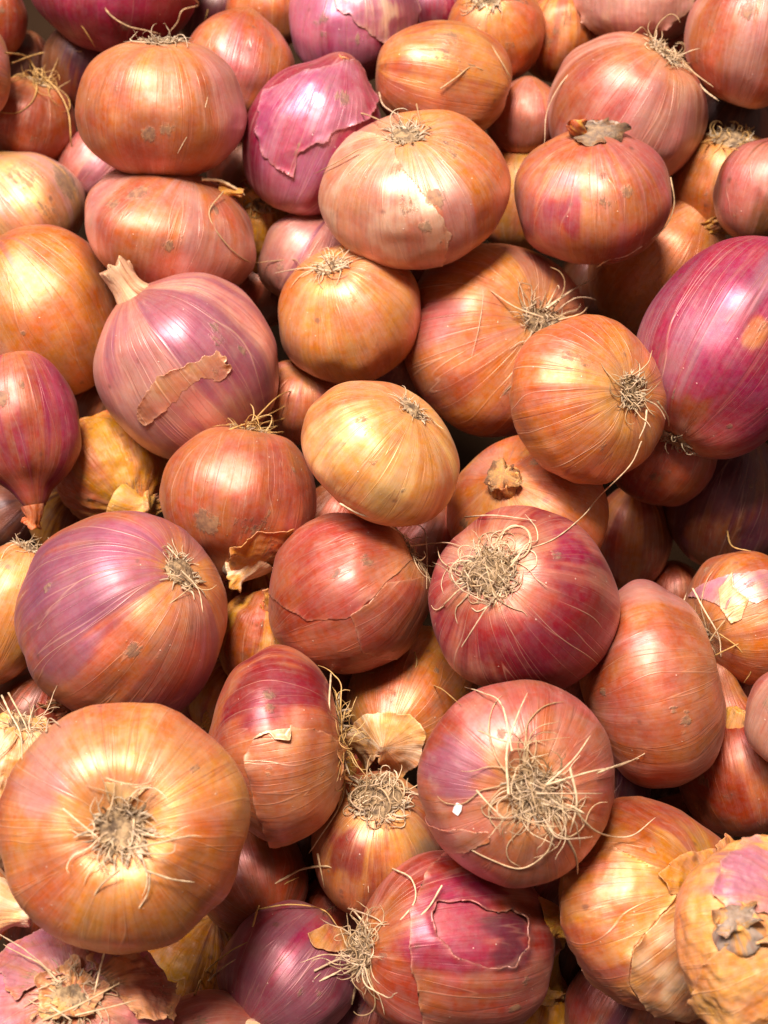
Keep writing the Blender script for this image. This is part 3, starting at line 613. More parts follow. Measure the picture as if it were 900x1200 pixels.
# ------------------------------------------------------------------ peels: real sheets of outer skin lying on a bulb
def poly_sd(poly, X, Y):
    """signed distance, positive inside"""
    d = np.full(X.shape, 1e9); ins = np.zeros(X.shape, bool); n_ = len(poly)
    for i in range(n_):
        ax, ay = poly[i]; bx, by = poly[(i + 1) % n_]
        ex, ey = bx - ax, by - ay; wx, wy = X - ax, Y - ay
        t = np.clip((wx * ex + wy * ey) / (ex * ex + ey * ey + 1e-12), 0, 1)
        d = np.minimum(d, np.hypot(wx - ex * t, wy - ey * t))
        c = ((ay > Y) != (by > Y)) & (X < ex * (Y - ay) / (by - ay + 1e-12) + ax); ins ^= c
    return np.where(ins, d, -d)
def peel(key, poly, col=None, cs=.8, off=.8, lift=2.5, rag=4, name='peel_patch', seed=0, holes=(), n_=100, rf=14., wr=0., wf=26., label=None, thick=.22, mud=0., tint=1., ew=4., paper=None):
    """poly: outline in photo pixels, wrapped onto the bulb; all lengths in photo pixels"""
    o = [q for q in ON if q['key'] == key][0]; B = BL[key]; k = B.k
    sc_ = np.array([B.a, B.a, B.b])
    px = np.mean([p[0] for p in poly]); py = np.mean([p[1] for p in poly])
    px = o['cx'] + (px - o['cx']) * .9; py = o['cy'] + (py - o['cy']) * .9
    d0 = B.find(px, py)
    ex = (B.rot.T @ (CR @ np.array([1., 0, 0]))) / sc_; ey = (B.rot.T @ (CR @ np.array([0, 1., 0]))) / sc_
    t1 = ex - d0 * (ex @ d0); t1 /= np.linalg.norm(t1); t2 = ey - d0 * (ey @ d0) - t1 * (ey @ t1); t2 /= np.linalg.norm(t2)
    am = B.a / k
    def logm(x, y):
        d = B.find(x, y); X_, Y_, _ = w2px(B.W(B.P(d[None]))); ov = math.hypot(x - X_[0], y - Y_[0])
        c = np.clip(d @ d0, -1, 1); ro = math.acos(c); tx, ty = d @ t1, d @ t2; l = math.hypot(tx, ty) + 1e-9
        if ov < 6: ov = 0
        return (tx / l * (ro * am + ov), ty / l * (ro * am + ov))
    Q = [logm(*p) for p in poly]; H = [[logm(*p) for p in h] for h in holes]
    qa = np.array(Q); lo = qa.min(0) - rag * 2 - 3; hi = qa.max(0) + rag * 2 + 3
    m_ = max(hi - lo); nx = max(12, int(n_ * (hi[0] - lo[0]) / m_)); ny = max(12, int(n_ * (hi[1] - lo[1]) / m_))
    U, Vv = np.meshgrid(np.linspace(lo[0], hi[0], nx), np.linspace(lo[1], hi[1], ny), indexing='ij'); h = m_ / n_
    def fld(u, v):
        q = np.stack([u / rf + 31, v / rf + 17, np.full_like(u, seed * 2.7)], -1); nz = (fbm(q, seed + 5, 4) - .5) * 2
        m = poly_sd(Q, u, v) + nz * rag
        for hh in H: m = np.minimum(m, -poly_sd(hh, u, v) + nz * rag)
        return m
    m = fld(U, Vv); keepv = m > 0
    for _ in range(2):
        m = fld(U, Vv); gx = (fld(U + h * .3, Vv) - fld(U - h * .3, Vv)) / (h * .6); gy = (fld(U, Vv + h * .3) - fld(U, Vv - h * .3)) / (h * .6)
        gg = np.sqrt(gx ** 2 + gy ** 2) + 1e-3; stp = np.clip(-m / gg, 0, h)
        U = np.where(~keepv, U + gx / gg * stp, U); Vv = np.where(~keepv, Vv + gy / gg * stp, Vv)
    idx = np.arange(nx * ny).reshape(nx, ny); kv = keepv
    fk = kv[:-1, :-1] | kv[1:, :-1] | kv[1:, 1:] | kv[:-1, 1:]
    F = np.stack([idx[:-1, :-1][fk], idx[1:, :-1][fk], idx[1:, 1:][fk], idx[:-1, 1:][fk]], -1)
    used = np.unique(F); remap = np.full(nx * ny, -1); remap[used] = np.arange(len(used)); F = remap[F]
    U = U.ravel()[used]; Vv = Vv.ravel()[used]; m = np.clip(fld(U, Vv), 0, 1e3)
    ro = np.hypot(U, Vv) + 1e-9; an = np.minimum(ro / am, 2.7)
    d = np.cos(an)[:, None] * d0 + np.sin(an)[:, None] * ((U / ro)[:, None] * t1 + (Vv / ro)[:, None] * t2)
    S = B.P(d); nrm = S / sc_ ** 2; nrm /= np.linalg.norm(nrm, axis=1)[:, None]
    nz = fbm(S / (22 * k) + seed, seed + 2, 2)
    edge = np.exp(-(m / ew)); lf = edge * lift * np.clip(nz * 3.4 - 1.2, 0, 1.6)
    if wr:
        w1 = 1 - 2 * np.abs(fbm(S / (wf * k) + 50 + seed, seed + 4, 3) - .5); w2 = fbm(S / (wf * 1.7 * k) + 20 + seed, seed + 6, 2)
        lf = lf + wr * ((w1 - .55) * 1.3 + (w2 - .3)) ; lf = np.maximum(lf, 0)
    Pt = S + nrm * ((off + lf) * k)[:, None]; nv = len(used)
    at = skin_cols(o, B, d, S); at['col_a'] = np.array(at['col_a']) * tint; at['col_b'] = np.array(at['col_b']) * tint
    if col is not None:
        va = fbm(S / (30 * k) + 70 + seed, seed + 8, 3)[:, None]
        for nm_, cc in (('col_a', col[0]), ('col_b', col[1])): at[nm_] = at[nm_] * (1 - cs) + np.array(C[cc]) * cs * (.8 + .4 * va)
        at['col_a'] = at['col_a'] ** 1.15; at['col_b'] = at['col_b'] ** 1.15; at['mixf'] = at['mixf'] * .5 + (fbm(S / (24 * k) + 5, seed, 2) - .5) + .25
    e1 = (np.exp(-m / 1.4) * .22)[:, None]; at['col_a'] = at['col_a'] * (1 - e1) + np.array((.66, .44, .26)) * e1; at['col_b'] = at['col_b'] * (1 - e1) + np.array((.66, .44, .26)) * e1
    at['mud'] = np.maximum(at['mud'], mud)
    usep = paper if paper is not None else (wr > 0)
    me = mesh_np(name, Pt, F, PAPER if usep else SKIN, at)
    ob = link(name, me, o['obj'])
    sm = ob.modifiers.new('thickness', 'SOLIDIFY'); sm.thickness = thick * .001; sm.offset = -1
    if label: ob['label'] = label
    return ob

# ------------------------------------------------------------------ dry necks
def neck(key, path, r0, r1, seed=0, col=('wpaper', 'tan'), flute=.28, name='dry_neck', ragged=.35, zlift=0, flare=0., mud=.2):
    """path in photo pixels from the bulb outwards; r0, r1 in pixels"""
    o = [q for q in ON if q['key'] == key][0]; B = BL[key]; k = B.k
    P = []
    for i, pt in enumerate(path):
        x, y = pt[:2]; dz = pt[2] if len(pt) > 2 else 0     # dz: pixels nearer the viewer than the bulb centre
        P.append(px2w(x, y, o['d'] - dz * k))
    P = spline(np.array(P), 26); loc = (P - B.c) @ B.rot
    ns = 44; m = len(loc)
    tan = np.gradient(loc, axis=0); tan /= np.linalg.norm(tan, axis=1)[:, None]
    up = np.array([.3, .5, .8]) if abs(tan[0] @ np.array([.3, .5, .8])) < .85 else np.array([.9, -.3, .1])
    A = np.cross(tan, up); A /= np.linalg.norm(A, axis=1)[:, None]; Bn = np.cross(tan, A)
    a = np.arange(ns) / ns * 2 * math.pi; t = np.linspace(0, 1, m)
    rr = (r0 + (r1 - r0) * sst(0, .6, t) + flare * sst(.7, 1, t)) * k
    tw = a[None] + t[:, None] * 1.2
    fl = 1 + flute * (fbm(np.stack([np.cos(tw) * 2.2 + 9, np.sin(tw) * 2.2 + 9, t[:, None] * 1.1 + 0 * tw + seed], -1), seed, 3) - .5) * 2.4 * (.3 + t[:, None])
    rad = rr[:, None] * fl
    cut = (vnoise(np.stack([np.cos(a) * 2.5 + 5, np.sin(a) * 2.5 + 5, a * 0 + seed * 1.3], -1), seed + 3)) * ragged
    V = loc[:, None] + rad[..., None] * (np.cos(a)[None, :, None] * A[:, None] + np.sin(a)[None, :, None] * Bn[:, None])
    # ragged end: pull the last rings back
    back = (sst(.55, 1, t)[:, None] * cut[None]) * (np.linalg.norm(loc[-1] - loc[0]))
    V = V - tan[:, None] * back[..., None]
    V = V.reshape(-1, 3)
    i = np.arange(m - 1)[:, None] * ns; j = np.arange(ns)[None]; j2 = (j + 1) % ns
    F = np.stack([i + j, i + j2, i + ns + j2, i + ns + j], -1).reshape(-1, 4)
    # closed, sunken end
    V = np.vstack([V, loc[-4][None]]); cc = len(V) - 1; last = (m - 1) * ns; jj = np.arange(ns)
    F2 = np.stack([last + jj, last + (jj + 1) % ns, np.full(ns, cc), np.full(ns, cc)], -1)
    nv = len(V); tt = np.append(np.repeat(t, ns), 1.); aa = np.append(np.tile(a, m), 0.)
    at = dict(col_a=np.tile(np.array(C[col[0]]) ** 1.25, (nv, 1)), col_b=np.tile(np.array(C[col[1]]) ** 1.25, (nv, 1)), mixf=(vnoise(np.stack([np.cos(aa) * 2 + 4, np.sin(aa) * 2 + 4, tt * 2], -1), seed) - .5) * 2 + .4,
              mud=mud * tt, fib=np.stack([np.cos(aa), np.sin(aa), tt * .6], -1), vein=np.full(nv, 1.))
    me = bpy.data.meshes.new(name)
    me.from_pydata(V.tolist(), [], [tuple(x) for x in F.tolist()] + [tuple(x[:3]) for x in F2.tolist()])
    me.polygons.foreach_set('use_smooth', [True] * len(me.polygons))
    for nm, q in at.items():
        q = np.asarray(q, np.float32)
        if q.ndim == 1: z_ = me.attributes.new(nm, 'FLOAT', 'POINT'); z_.data.foreach_set('value', q)
        elif nm.startswith('col'): z_ = me.attributes.new(nm, 'FLOAT_COLOR', 'POINT'); z_.data.foreach_set('color', np.hstack([q, np.ones((nv, 1), np.float32)]).ravel())
        else: z_ = me.attributes.new(nm, 'FLOAT_VECTOR', 'POINT'); z_.data.foreach_set('vector', q.ravel())
    me.materials.append(PAPER); me.update(); return link(name, me, o['obj'])

# ------------------------------------------------------------------ ground: floor of the bin
gd = dep.max() + .075
gv = [px2w(-1500, 2300, gd - .10), px2w(2400, 2300, gd - .10), px2w(2400, -1300, gd + .12), px2w(-1500, -1300, gd + .12)]
gm = bpy.data.meshes.new('ground'); gm.from_pydata([tuple(v) for v in gv], [], [(0, 1, 2, 3)]); gm.materials.append(ground_material())
gob = link('ground', gm); gob['kind'] = 'structure'; gob['label'] = 'dark floor of the bin under the onions'

for o in ON: build_bulb(o)

#@DETAILS
tuft('A1', 42, 34, .9, .6, .15, 3, GREY, th=1.3, lean=(0, .3, .6))
tuft('A5', 30, 55, .9, .6, .16, 4, GOLD, th=1.2)
tuft('A13', 40, 36, 1.0, .8, .26, 2, STR, th=1.2)
tuft('A18', 60, 42, 1.0, .6, .17, 3, STR, th=1.5, lean=(.7, -.5, .2))
tuft('A19', 34, 26, .9, .5, .17, 3, GREY, th=1.2)
tuft('A22', 45, 34, 1.0, .6, .30, 1, GOLD, th=1.4)
tuft('A25', 36, 30, 1.0, .5, .14, 1, GREY, th=1.3)
tuft('A27', 34, 40, 1.1, .35, .15, 4, STR, th=1.4)
tuft('A28', 50, 46, .9, .6, .15, 5, STR, th=1.6, lean=(.2, .1, .5))
tuft('A29', 55, 36, .8, .5, .16, 3, STR, th=1.6, lean=(.6, -.2, .2))
tuft('A33', 26, 24, .8, .4, .14, 2, STR, th=1.1)
tuft('A34', 30, 40, 1.0, .5, .16, 5, GOLD, th=1.3, lean=(.3, .3, .8))
tuft('A37', 30, 36, 1.0, .6, .13, 4, STR, th=1.2)
tuft('A38', 110, 75, .7, .8, .23, 6, STR, th=1.5, nest=1.2)
tuft('A42', 24, 50, .9, .6, .14, 4, STR, th=1.3)
tuft('A44', 42, 24, .9, .5, .17, 3, STR, th=1.3)
tuft('A45', 30, 30, .9, .5, .22, 2, STR, th=1.2)
tuft('A46', 70, 44, 1.0, .55, .17, 5, STR, th=1.6, lean=(.1, -.35, .2))
tuft('A47', 90, 60, .7, .7, .26, 5, GOLD, th=1.5, lean=(0, -.3, .8))
tuft('A50', 95, 62, .6, .9, .34, 4, STR, th=1.5, nest=1.4)
tuft('A51', 100, 88, .7, .6, .20, 8, STR, th=1.7, nest=.3)
tuft('A52', 90, 60, .9, .6, .17, 6, STR, th=1.6, lean=(-.3, .2, .5))
tuft('A58', 40, 60, 1.0, .5, .22, 4, STR, th=1.3)
tuft('A60', 50, 60, 1.1, .5, .19, 3, STR, th=1.6)
tuft('A68', 60, 40, 1.0, .7, .35, 2, GOLD, th=1.3)

for key, p, t, pal in [
    ('A1', [(122, -6), (126, 14), (148, 30), (172, 36), (188, 40)], 1.5, 1), ('A1', [(226, -4), (232, 6), (214, 12), (208, 26), (198, 38)], 1.3, 1),
    ('A1', [(236, 62), (243, 100), (240, 126), (226, 148), (208, 180)], 1.3, 2), ('A1', [(246, 4), (240, 24)], 1.2, 5),
    ('A5', [(6, 62), (30, 66), (44, 84), (66, 104), (80, 132), (84, 172), (90, 192)], 1.3, 6), ('A5', [(14, 74), (50, 62), (96, 60)], 1.2, 6), ('A5', [(70, 14), (92, 26), (112, 56)], 1.2, 7),
    ('A8', [(262, 224), (245, 250), (262, 282), (290, 306), (318, 306), (345, 304), (352, 312)], .9, 3),
    ('A8', [(236, 210), (258, 212), (278, 222), (287, 229)], 2.6, 0),
    ('A19', [(444, 108), (450, 124), (472, 138)], 1.3, 4), ('A19', [(384, 134), (420, 132), (455, 145)], 1.3, 3), ('A19', [(488, 122), (492, 140)], 1.2, 3),
    ('A12', [(516, 104), (536, 90), (552, 78), (566, 82)], 1.1, 3),
    ('A20', [(746, 240), (736, 262), (728, 278), (708, 290), (706, 300)], .9, 1), ('A20', [(768, 258), (742, 262), (722, 274), (712, 284)], .9, 2), ('A20', [(752, 288), (732, 300), (714, 304), (698, 314)], 1.5, 2),
    ('A20', [(786, 208), (790, 240), (778, 268), (752, 288)], 1.0, 1),
    ('A18', [(740, 52), (700, 62), (664, 90), (642, 128), (638, 168)], 1.2, 4), ('A13', [(560, 32), (580, 60), (600, 94)], 1.4, 3), ('A18', [(800, 75), (824, 104), (842, 118)], 1.8, 2), ('A18', [(790, 60), (812, 84), (836, 102)], 1.3, 1),
    ('A27', [(388, 318), (360, 314), (322, 320)], 1.3, 4), ('A27', [(392, 312), (420, 306), (448, 300)], 1.4, 4), ('A27', [(386, 310), (380, 292)], 1.2, 4), ('A27', [(430, 320), (412, 326), (392, 320)], 1.1, 1),
    ('A28', [(636, 372), (604, 360), (574, 340)], 1.2, 0), ('A28', [(640, 362), (668, 342), (696, 326)], 2.0, 2), ('A28', [(556, 306), (566, 340), (562, 380), (552, 420)], .8, 9 % 5),
    ('A28', [(612, 440), (596, 456), (586, 466)], 1.2, 2), ('A28', [(655, 375), (680, 368), (690, 358)], 1.4, 1),
    ('A29', [(752, 517), (738, 546), (702, 582), (684, 604), (652, 630), (622, 642), (600, 646)], 1.15, 2), ('A29', [(758, 480), (756, 498), (749, 514)], 1.6, 2), ('A29', [(770, 470), (782, 488), (784, 500)], 1.5, 0),
    ('A34', [(282, 498), (320, 494), (356, 482), (362, 480)], 1.2, 7), ('A34', [(296, 494), (330, 462), (362, 458)], 1.2, 7), ('A34', [(268, 504), (310, 488), (345, 470)], 1.3, 6),
    ('A37', [(398, 590), (420, 602), (450, 612), (492, 640)], 1.5, 2), ('A37', [(450, 608), (492, 616), (500, 640), (500, 690)], 1.1, 0), ('A37', [(480, 640), (520, 636), (540, 640)], 1.0, 4),
    ('A38', [(590, 690), (575, 722), (592, 752), (592, 732)], 1.4, 2), ('A38', [(605, 705), (620, 728), (650, 744)], 1.3, 2), ('A38', [(578, 700), (560, 728), (536, 766)], 1.2, 4), ('A38', [(545, 606), (580, 604), (628, 610)], 1.1, 4),
    ('A38', [(560, 700), (556, 680), (520, 660), (512, 640)], 1.1, 0), ('A38', [(585, 700), (562, 716), (552, 712)], 1.0, 2),
    ('A42', [(812, 690), (826, 716), (842, 745), (845, 770)], 1.5, 2), ('A42', [(824, 762), (850, 726), (878, 700)], 1.0, 3), ('A42', [(838, 768), (876, 750), (900, 746)], 1.0, 6), ('A42', [(842, 742), (866, 760), (880, 784), (872, 800)], 1.1, 6), ('A42', [(852, 622), (858, 640), (880, 646)], 1.4, 6),
    ('A44', [(212, 668), (232, 690), (238, 718)], 1.3, 2), ('A44', [(222, 690), (198, 708), (174, 724)], .9, 1), ('A44', [(196, 640), (210, 655)], 1.2, 2),
    ('A46', [(124, 912), (140, 917), (164, 920), (182, 914)], 1.6, 1), ('A46', [(150, 995), (185, 988), (220, 980), (236, 980)], 1.5, 0), ('A46', [(140, 1020), (120, 1036), (108, 1056), (110, 1074)], 1.5, 0), ('A46', [(176, 1024), (172, 1050), (150, 1078), (124, 1090)], 1.2, 2),
    ('A46', [(170, 1020), (200, 1030), (228, 1034)], 1.6, 2), ('A46', [(74, 948), (98, 968), (118, 984)], 1.3, 2), ('A46', [(160, 1000), (200, 1000), (206, 988)], 1.1, 4),
    ('A47', [(388, 788), (386, 830), (392, 870), (396, 900)], 1.6, 0), ('A47', [(402, 838), (412, 828), (424, 796), (428, 790), (470, 788), (506, 808)], 1.2, 1), ('A47', [(404, 900), (400, 940), (372, 985), (362, 1000)], 1.4, 0),
    ('A49', [(486, 764), (488, 780), (476, 798), (478, 830), (482, 838)], 1.1, 6), ('A49', [(440, 836), (480, 812), (510, 804), (540, 826)], 1.1, 6), ('A49', [(430, 832), (455, 826), (478, 842)], 1.0, 6), ('A49', [(482, 844), (512, 836)], .9, 0),
    ('A50', [(312, 1040), (332, 1030), (356, 1018), (388, 1016), (394, 1030)], 1.8, 0), ('A50', [(296, 1086), (306, 1058), (330, 1038), (350, 1028)], 1.5, 6), ('A50', [(430, 1020), (432, 1046)], .8, 2), ('A50', [(300, 1066), (340, 1060), (378, 1066), (396, 1086)], 1.1, 6),
    ('A50', [(404, 1050), (392, 1062), (376, 1070)], .9, 3), ('A50', [(372, 1000), (380, 1040)], 1.5, 0),
    ('A51', [(640, 920), (690, 905), (730, 896), (772, 874)], 1.6, 2), ('A51', [(700, 906), (738, 892), (762, 888), (778, 898)], 1.5, 2), ('A51', [(596, 930), (594, 880), (606, 840), (618, 812)], 1.6, 2), ('A51', [(600, 880), (588, 826), (566, 812), (544, 805)], 1.4, 2),
    ('A51', [(670, 946), (700, 975), (738, 980), (768, 958)], 1.4, 2), ('A51', [(650, 975), (640, 1000), (610, 1018), (572, 1006), (542, 990)], 1.5, 0), ('A51', [(664, 980), (676, 1008), (676, 1046)], 1.4, 2), ('A51', [(678, 1052), (660, 1064), (642, 1062)], 1.2, 0),
    ('A51', [(558, 926), (576, 946), (592, 960)], 1.2, 2), ('A51', [(560, 856), (600, 870), (668, 864)], 1.0, 1), ('A51', [(640, 920), (672, 890), (692, 862)], 1.6, 2), ('A51', [(668, 900), (676, 940), (668, 976)], 1.7, 2), ('A51', [(628, 930), (660, 930), (706, 930)], 1.4, 4),
    ('A52', [(460, 1018), (482, 1030), (486, 1056), (464, 1084), (446, 1104)], 1.4, 2), ('A52', [(518, 1038), (496, 1070), (452, 1096)], 1.5, 2), ('A52', [(516, 1094), (490, 1112), (450, 1128)], 1.6, 2), ('A52', [(412, 1064), (432, 1090), (436, 1110)], 1.6, 2),
    ('A52', [(406, 1064), (440, 1076), (454, 1090)], 1.4, 4), ('A52', [(368, 1138), (392, 1126), (420, 1116)], 1.7, 4), ('A52', [(374, 1150), (410, 1132), (440, 1118)], 1.5, 2), ('A52', [(412, 1176), (418, 1150), (420, 1130)], 2.0, 1), ('A52', [(322, 1194), (350, 1164), (376, 1140)], 1.4, 4),
    ('A53', [(228, 1166), (240, 1140), (268, 1116), (290, 1104)], 1.4, 6), ('A53', [(234, 1160), (256, 1138), (276, 1124)], 1.3, 0),
    ('A58', [(2, 815), (12, 836), (24, 860), (26, 890)], 1.3, 2), ('A58', [(10, 812), (30, 850), (34, 870)], 1.2, 0), ('A58', [(40, 826), (34, 848), (38, 862)], 1.2, 4), ('A58', [(54, 858), (58, 842), (70, 850)], 1.2, 4),
    ('A60', [(50, 1196), (96, 1176), (140, 1152)], 1.6, 1), ('A60', [(124, 1110), (116, 1140), (110, 1166)], 1.5, 0), ('A60', [(60, 1180), (84, 1196)], 1.6, 4), ('A60', [(88, 1190), (130, 1180), (160, 1172)], 1.2, 0),
    ('A22', [(822, 166), (842, 172), (866, 176)], 1.2, 7), ('A10', [(420, 175), (395, 190), (368, 204)], 1.0, 3), ('A34', [(292, 610), (250, 625)], .1, 3) ]:
    stray(key, p, t, 2.2, pal)

# dry necks and neck stubs
neck('A30', [(178, 368, 26), (160, 350, 32), (144, 328, 36), (128, 304, 38)], 36, 17, 3, ('husk', 'brown'), .15, flare=2, ragged=.3, mud=.45)
neck('A8', [(262, 226, 8), (272, 224, 12), (288, 228, 16)], 12, 5, 5, ('gold', 'tan'), .3)
neck('A20', [(697, 164, 28), (697, 156, 36), (697, 148, 42)], 24, 27, 7, ('grey', 'brown'), .42, flare=3, ragged=.55, mud=.8)
neck('A20', [(684, 158, 40), (676, 148, 46), (674, 140, 46)], 6, 11, 8, ('rust', 'gold'), .4, name='skin_scrap')
neck('A31', [(38, 592, 6), (40, 606, 6), (36, 618, 2)], 13, 8, 9, ('rust', 'copper'), .35, flare=3)
neck('A10', [(398, 96, 20), (402, 84, 24), (408, 70, 24)], 26, 13, 10, ('copper', 'tan'), .3, flare=5)
neck('A34', [(298, 650, 22), (285, 668, 24), (262, 680, 26)], 30, 13, 12, ('gold', 'wpaper'), .42, flare=4, mud=.4)
neck('A36', [(592, 568, 66), (590, 560, 82), (588, 552, 92)], 21, 15, 13, ('tan', 'brown'), .5, flare=2, mud=.6, ragged=.6)
neck('A56', [(862, 862, 26), (866, 842, 34), (872, 828, 34)], 27, 18, 14, ('tan', 'gold'), .22, flare=-6)
neck('A59', [(-8, 1062, 14), (18, 1066, 16), (40, 1068, 16)], 36, 18, 15, ('wpaper', 'pale'), .22, flare=0, ragged=.1, mud=0)
neck('A55', [(868, 1092, 84), (862, 1078, 98), (858, 1068, 106)], 30, 18, 16, ('tan', 'grey'), .5, flare=4, mud=.5, ragged=.6)
neck('A52', [(630, 1080, 0), (650, 1078, -4), (664, 1090, -10)], 30, 16, 18, ('gold', 'orange'), .35, flare=5)
neck('A32', [(140, 586, 46), (160, 596, 50), (182, 600, 48)], 26, 14, 19, ('gold', 'tan'), .4, flare=5, mud=.4)
neck('A65', [(630, 1158, 10), (640, 1120, 14), (650, 1085, 12)], 30, 14, 20, ('gold', 'gold'), .4, flare=4)
neck('A61', [(290, 1204, 8), (308, 1200, 10), (324, 1198, 10)], 16, 6, 21, ('wpaper', 'rose'), .3)
neck('A23', [(806, 262, 40), (818, 248, 44), (824, 238, 44)], 20, 14, 22, ('rust', 'gold'), .45, flare=4, mud=.4)
neck('A49', [(474, 850, 62), (462, 862, 70), (452, 872, 74)], 24, 18, 24, ('tan', 'wpaper'), .4, flare=5)

# sheets of torn outer skin
peel('A30', [(160, 490), (165, 470), (185, 445), (210, 430), (235, 422), (255, 415), (270, 430), (260, 445), (230, 447), (210, 465), (192, 487), (175, 500)], ('gold', 'copper'), .5, rag=5, label='golden patch of older skin', seed=3, lift=2.6, off=.25, n_=150, rf=8)
peel('A19', [(460, 165), (468, 190), (488, 218), (512, 248), (530, 275), (515, 325), (440, 335), (360, 280), (350, 200), (400, 148)], ('rose', 'wpaper'), .45, rag=3.5, seed=6, lift=1.5, off=.5, label='pale pink outer skin torn off on the right')
peel('A10', [(312, 107), (300, 150), (310, 185), (345, 210), (350, 180), (380, 165), (430, 140), (442, 115), (428, 75), (380, 82), (345, 90)], ('lilac', 'magenta'), .6, rag=6, seed=8, wr=1.2, lift=3, name='torn_skin', paper=False)
peel('A11', [(385, -20), (395, 10), (420, 30), (450, 50), (480, 40), (495, 0), (470, -30)], ('lilac', 'wpaper'), .6, rag=6, seed=9, wr=1, lift=3, name='torn_skin', paper=False)
peel('A16', [(672, -8), (692, 28), (712, 44), (760, 40), (800, 18), (815, -15), (760, -30)], ('rose', 'wpaper'), .6, rag=4, seed=12, off=3, wr=1.5, lift=6, name='lifted_skin', paper=False)
peel('A37', [(310, 690), (345, 716), (362, 727), (400, 727), (414, 720), (452, 682), (484, 655), (470, 605), (400, 585), (325, 615)], rag=2.5, seed=14, lift=1.2, off=.5, tint=1.06)
peel('A37', [(412, 722), (418, 740), (425, 765), (470, 775), (505, 740), (508, 670), (455, 682)], rag=2.5, seed=15, lift=1.2, off=.9, tint=.94)
peel('A47', [(297, 865), (312, 856), (322, 866), (337, 868), (340, 850), (375, 858), (402, 876), (420, 930), (370, 1000), (320, 996), (300, 945), (291, 915), (290, 885)], ('copper', 'orange'), .6, rag=2.5, seed=18, lift=3, off=1.4, rf=10, label='copper outer skin with a torn upper edge', ew=7)
peel('A47', [(299, 866), (312, 856), (338, 853), (337, 868), (322, 868), (316, 860)], ('wpaper', 'tan'), .8, rag=1.5, seed=19, lift=4, off=2.6, name='skin_scrap', n_=50)
peel('A52', [(482, 1075), (497, 1030), (540, 985), (630, 1005), (690, 1090), (660, 1200), (560, 1250), (505, 1210), (484, 1130)], rag=3.5, seed=22, off=2.6, lift=4.5, rf=12, n_=170, thick=.45, ew=6, label='outer skin torn open over a darker layer',
     holes=[[(505, 1070), (515, 1057), (550, 1057), (582, 1075), (600, 1067), (612, 1077), (614, 1110), (600, 1132), (570, 1130), (535, 1118), (512, 1094)]])
peel('A42', [(808, 700), (830, 682), (870, 670), (905, 668), (910, 700), (886, 706), (858, 700), (850, 716), (834, 706)], ('lilac', 'rose'), .8, rag=3, seed=25, off=.5, lift=1.5)
peel('A42', [(843, 690), (857, 673), (862, 690), (875, 702), (872, 725), (858, 730), (845, 712)], ('pale', 'tan'), .8, rag=2, seed=26, off=1.2, lift=2, name='skin_scrap', n_=50)
peel('A54', [(745, 1110), (775, 1072), (800, 1050), (830, 1045), (862, 1060), (862, 1120), (835, 1165), (805, 1200), (770, 1195), (735, 1150)], ('tan', 'wpaper'), .6, rag=3, seed=28, off=1.5, lift=5, wr=2.0, wf=44, name='papery_flap', n_=130, ew=9, rf=20, paper=False)
peel('A54', [(770, 1030), (792, 1008), (832, 998), (852, 972), (868, 985), (866, 1012), (846, 1034), (826, 1052), (800, 1044), (782, 1050)], ('tan', 'gold'), .5, rag=4, seed=29, off=3, lift=7, wr=3, wf=30, name='papery_flap', ew=8)
peel('A54', [(668, 1020), (720, 990), (780, 1022), (800, 1046), (775, 1070), (745, 1110), (738, 1155), (770, 1195), (720, 1190), (670, 1130)], None, rag=3, seed=30, off=.8, lift=3, rf=22, name='papery_flap', ew=6, tint=1.08)
peel('A55', [(838, 1050), (848, 1010), (870, 985), (900, 985), (935, 1040), (900, 1075), (860, 1072)], ('violet', 'tan'), .7, rag=5, seed=31, off=2, lift=5, wr=2, wf=36, name='papery_flap')
peel('A55', [(806, 1180), (826, 1130), (860, 1100), (900, 1108), (940, 1120), (935, 1200), (860, 1225), (812, 1215)], ('orange', 'tan'), .7, rag=4, seed=32, off=2, lift=6, wr=3, wf=44, name='papery_flap')
peel('A55', [(845, 1085), (870, 1072), (910, 1070), (940, 1090), (930, 1112), (880, 1104), (850, 1110)], ('tan', 'grey'), .7, rag=5, seed=33, off=4, lift=7, wr=4, wf=24, name='papery_flap', mud=.6)
peel('A49', [(420, 845), (445, 832), (480, 836), (497, 855), (490, 880), (462, 890), (450, 870), (430, 905), (424, 880)], ('tan', 'wpaper'), .9, rag=3, seed=33, off=6, lift=7, wr=3, wf=30, name='papery_flap', label='whitish papery flap')
peel('A60', [(-10, 1130), (30, 1100), (100, 1092), (150, 1110), (120, 1140), (60, 1150), (20, 1170)], ('violet', 'brown'), .6, rag=8, seed=35, off=1.5, lift=5, wr=3, wf=34, name='flaking_skin', mud=.3)
peel('A60', [(100, 1125), (150, 1105), (190, 1140), (208, 1190), (160, 1195), (130, 1160)], ('brown', 'tan'), .8, rag=8, seed=36, off=2, lift=7, wr=4, wf=28, name='flaking_skin', mud=.35)
peel('A60', [(50, 1150), (90, 1130), (120, 1160), (110, 1195), (40, 1195)], ('tan', 'brown'), .8, rag=8, seed=37, off=3, lift=8, wr=4, wf=24, name='flaking_skin', mud=.4)
peel('A58', [(-10, 850), (20, 830), (60, 860), (62, 930), (40, 970), (0, 940)], ('tan', 'wpaper'), .7, rag=6, seed=38, off=2, lift=6, wr=4, wf=30, name='papery_flap', mud=.3)
peel('A46', [(123, 915), (160, 922), (176, 922), (150, 944), (146, 938), (136, 950), (126, 938)], ('pale', 'tan'), .7, rag=1.5, seed=40, off=1.5, lift=3, name='skin_scrap', n_=60)
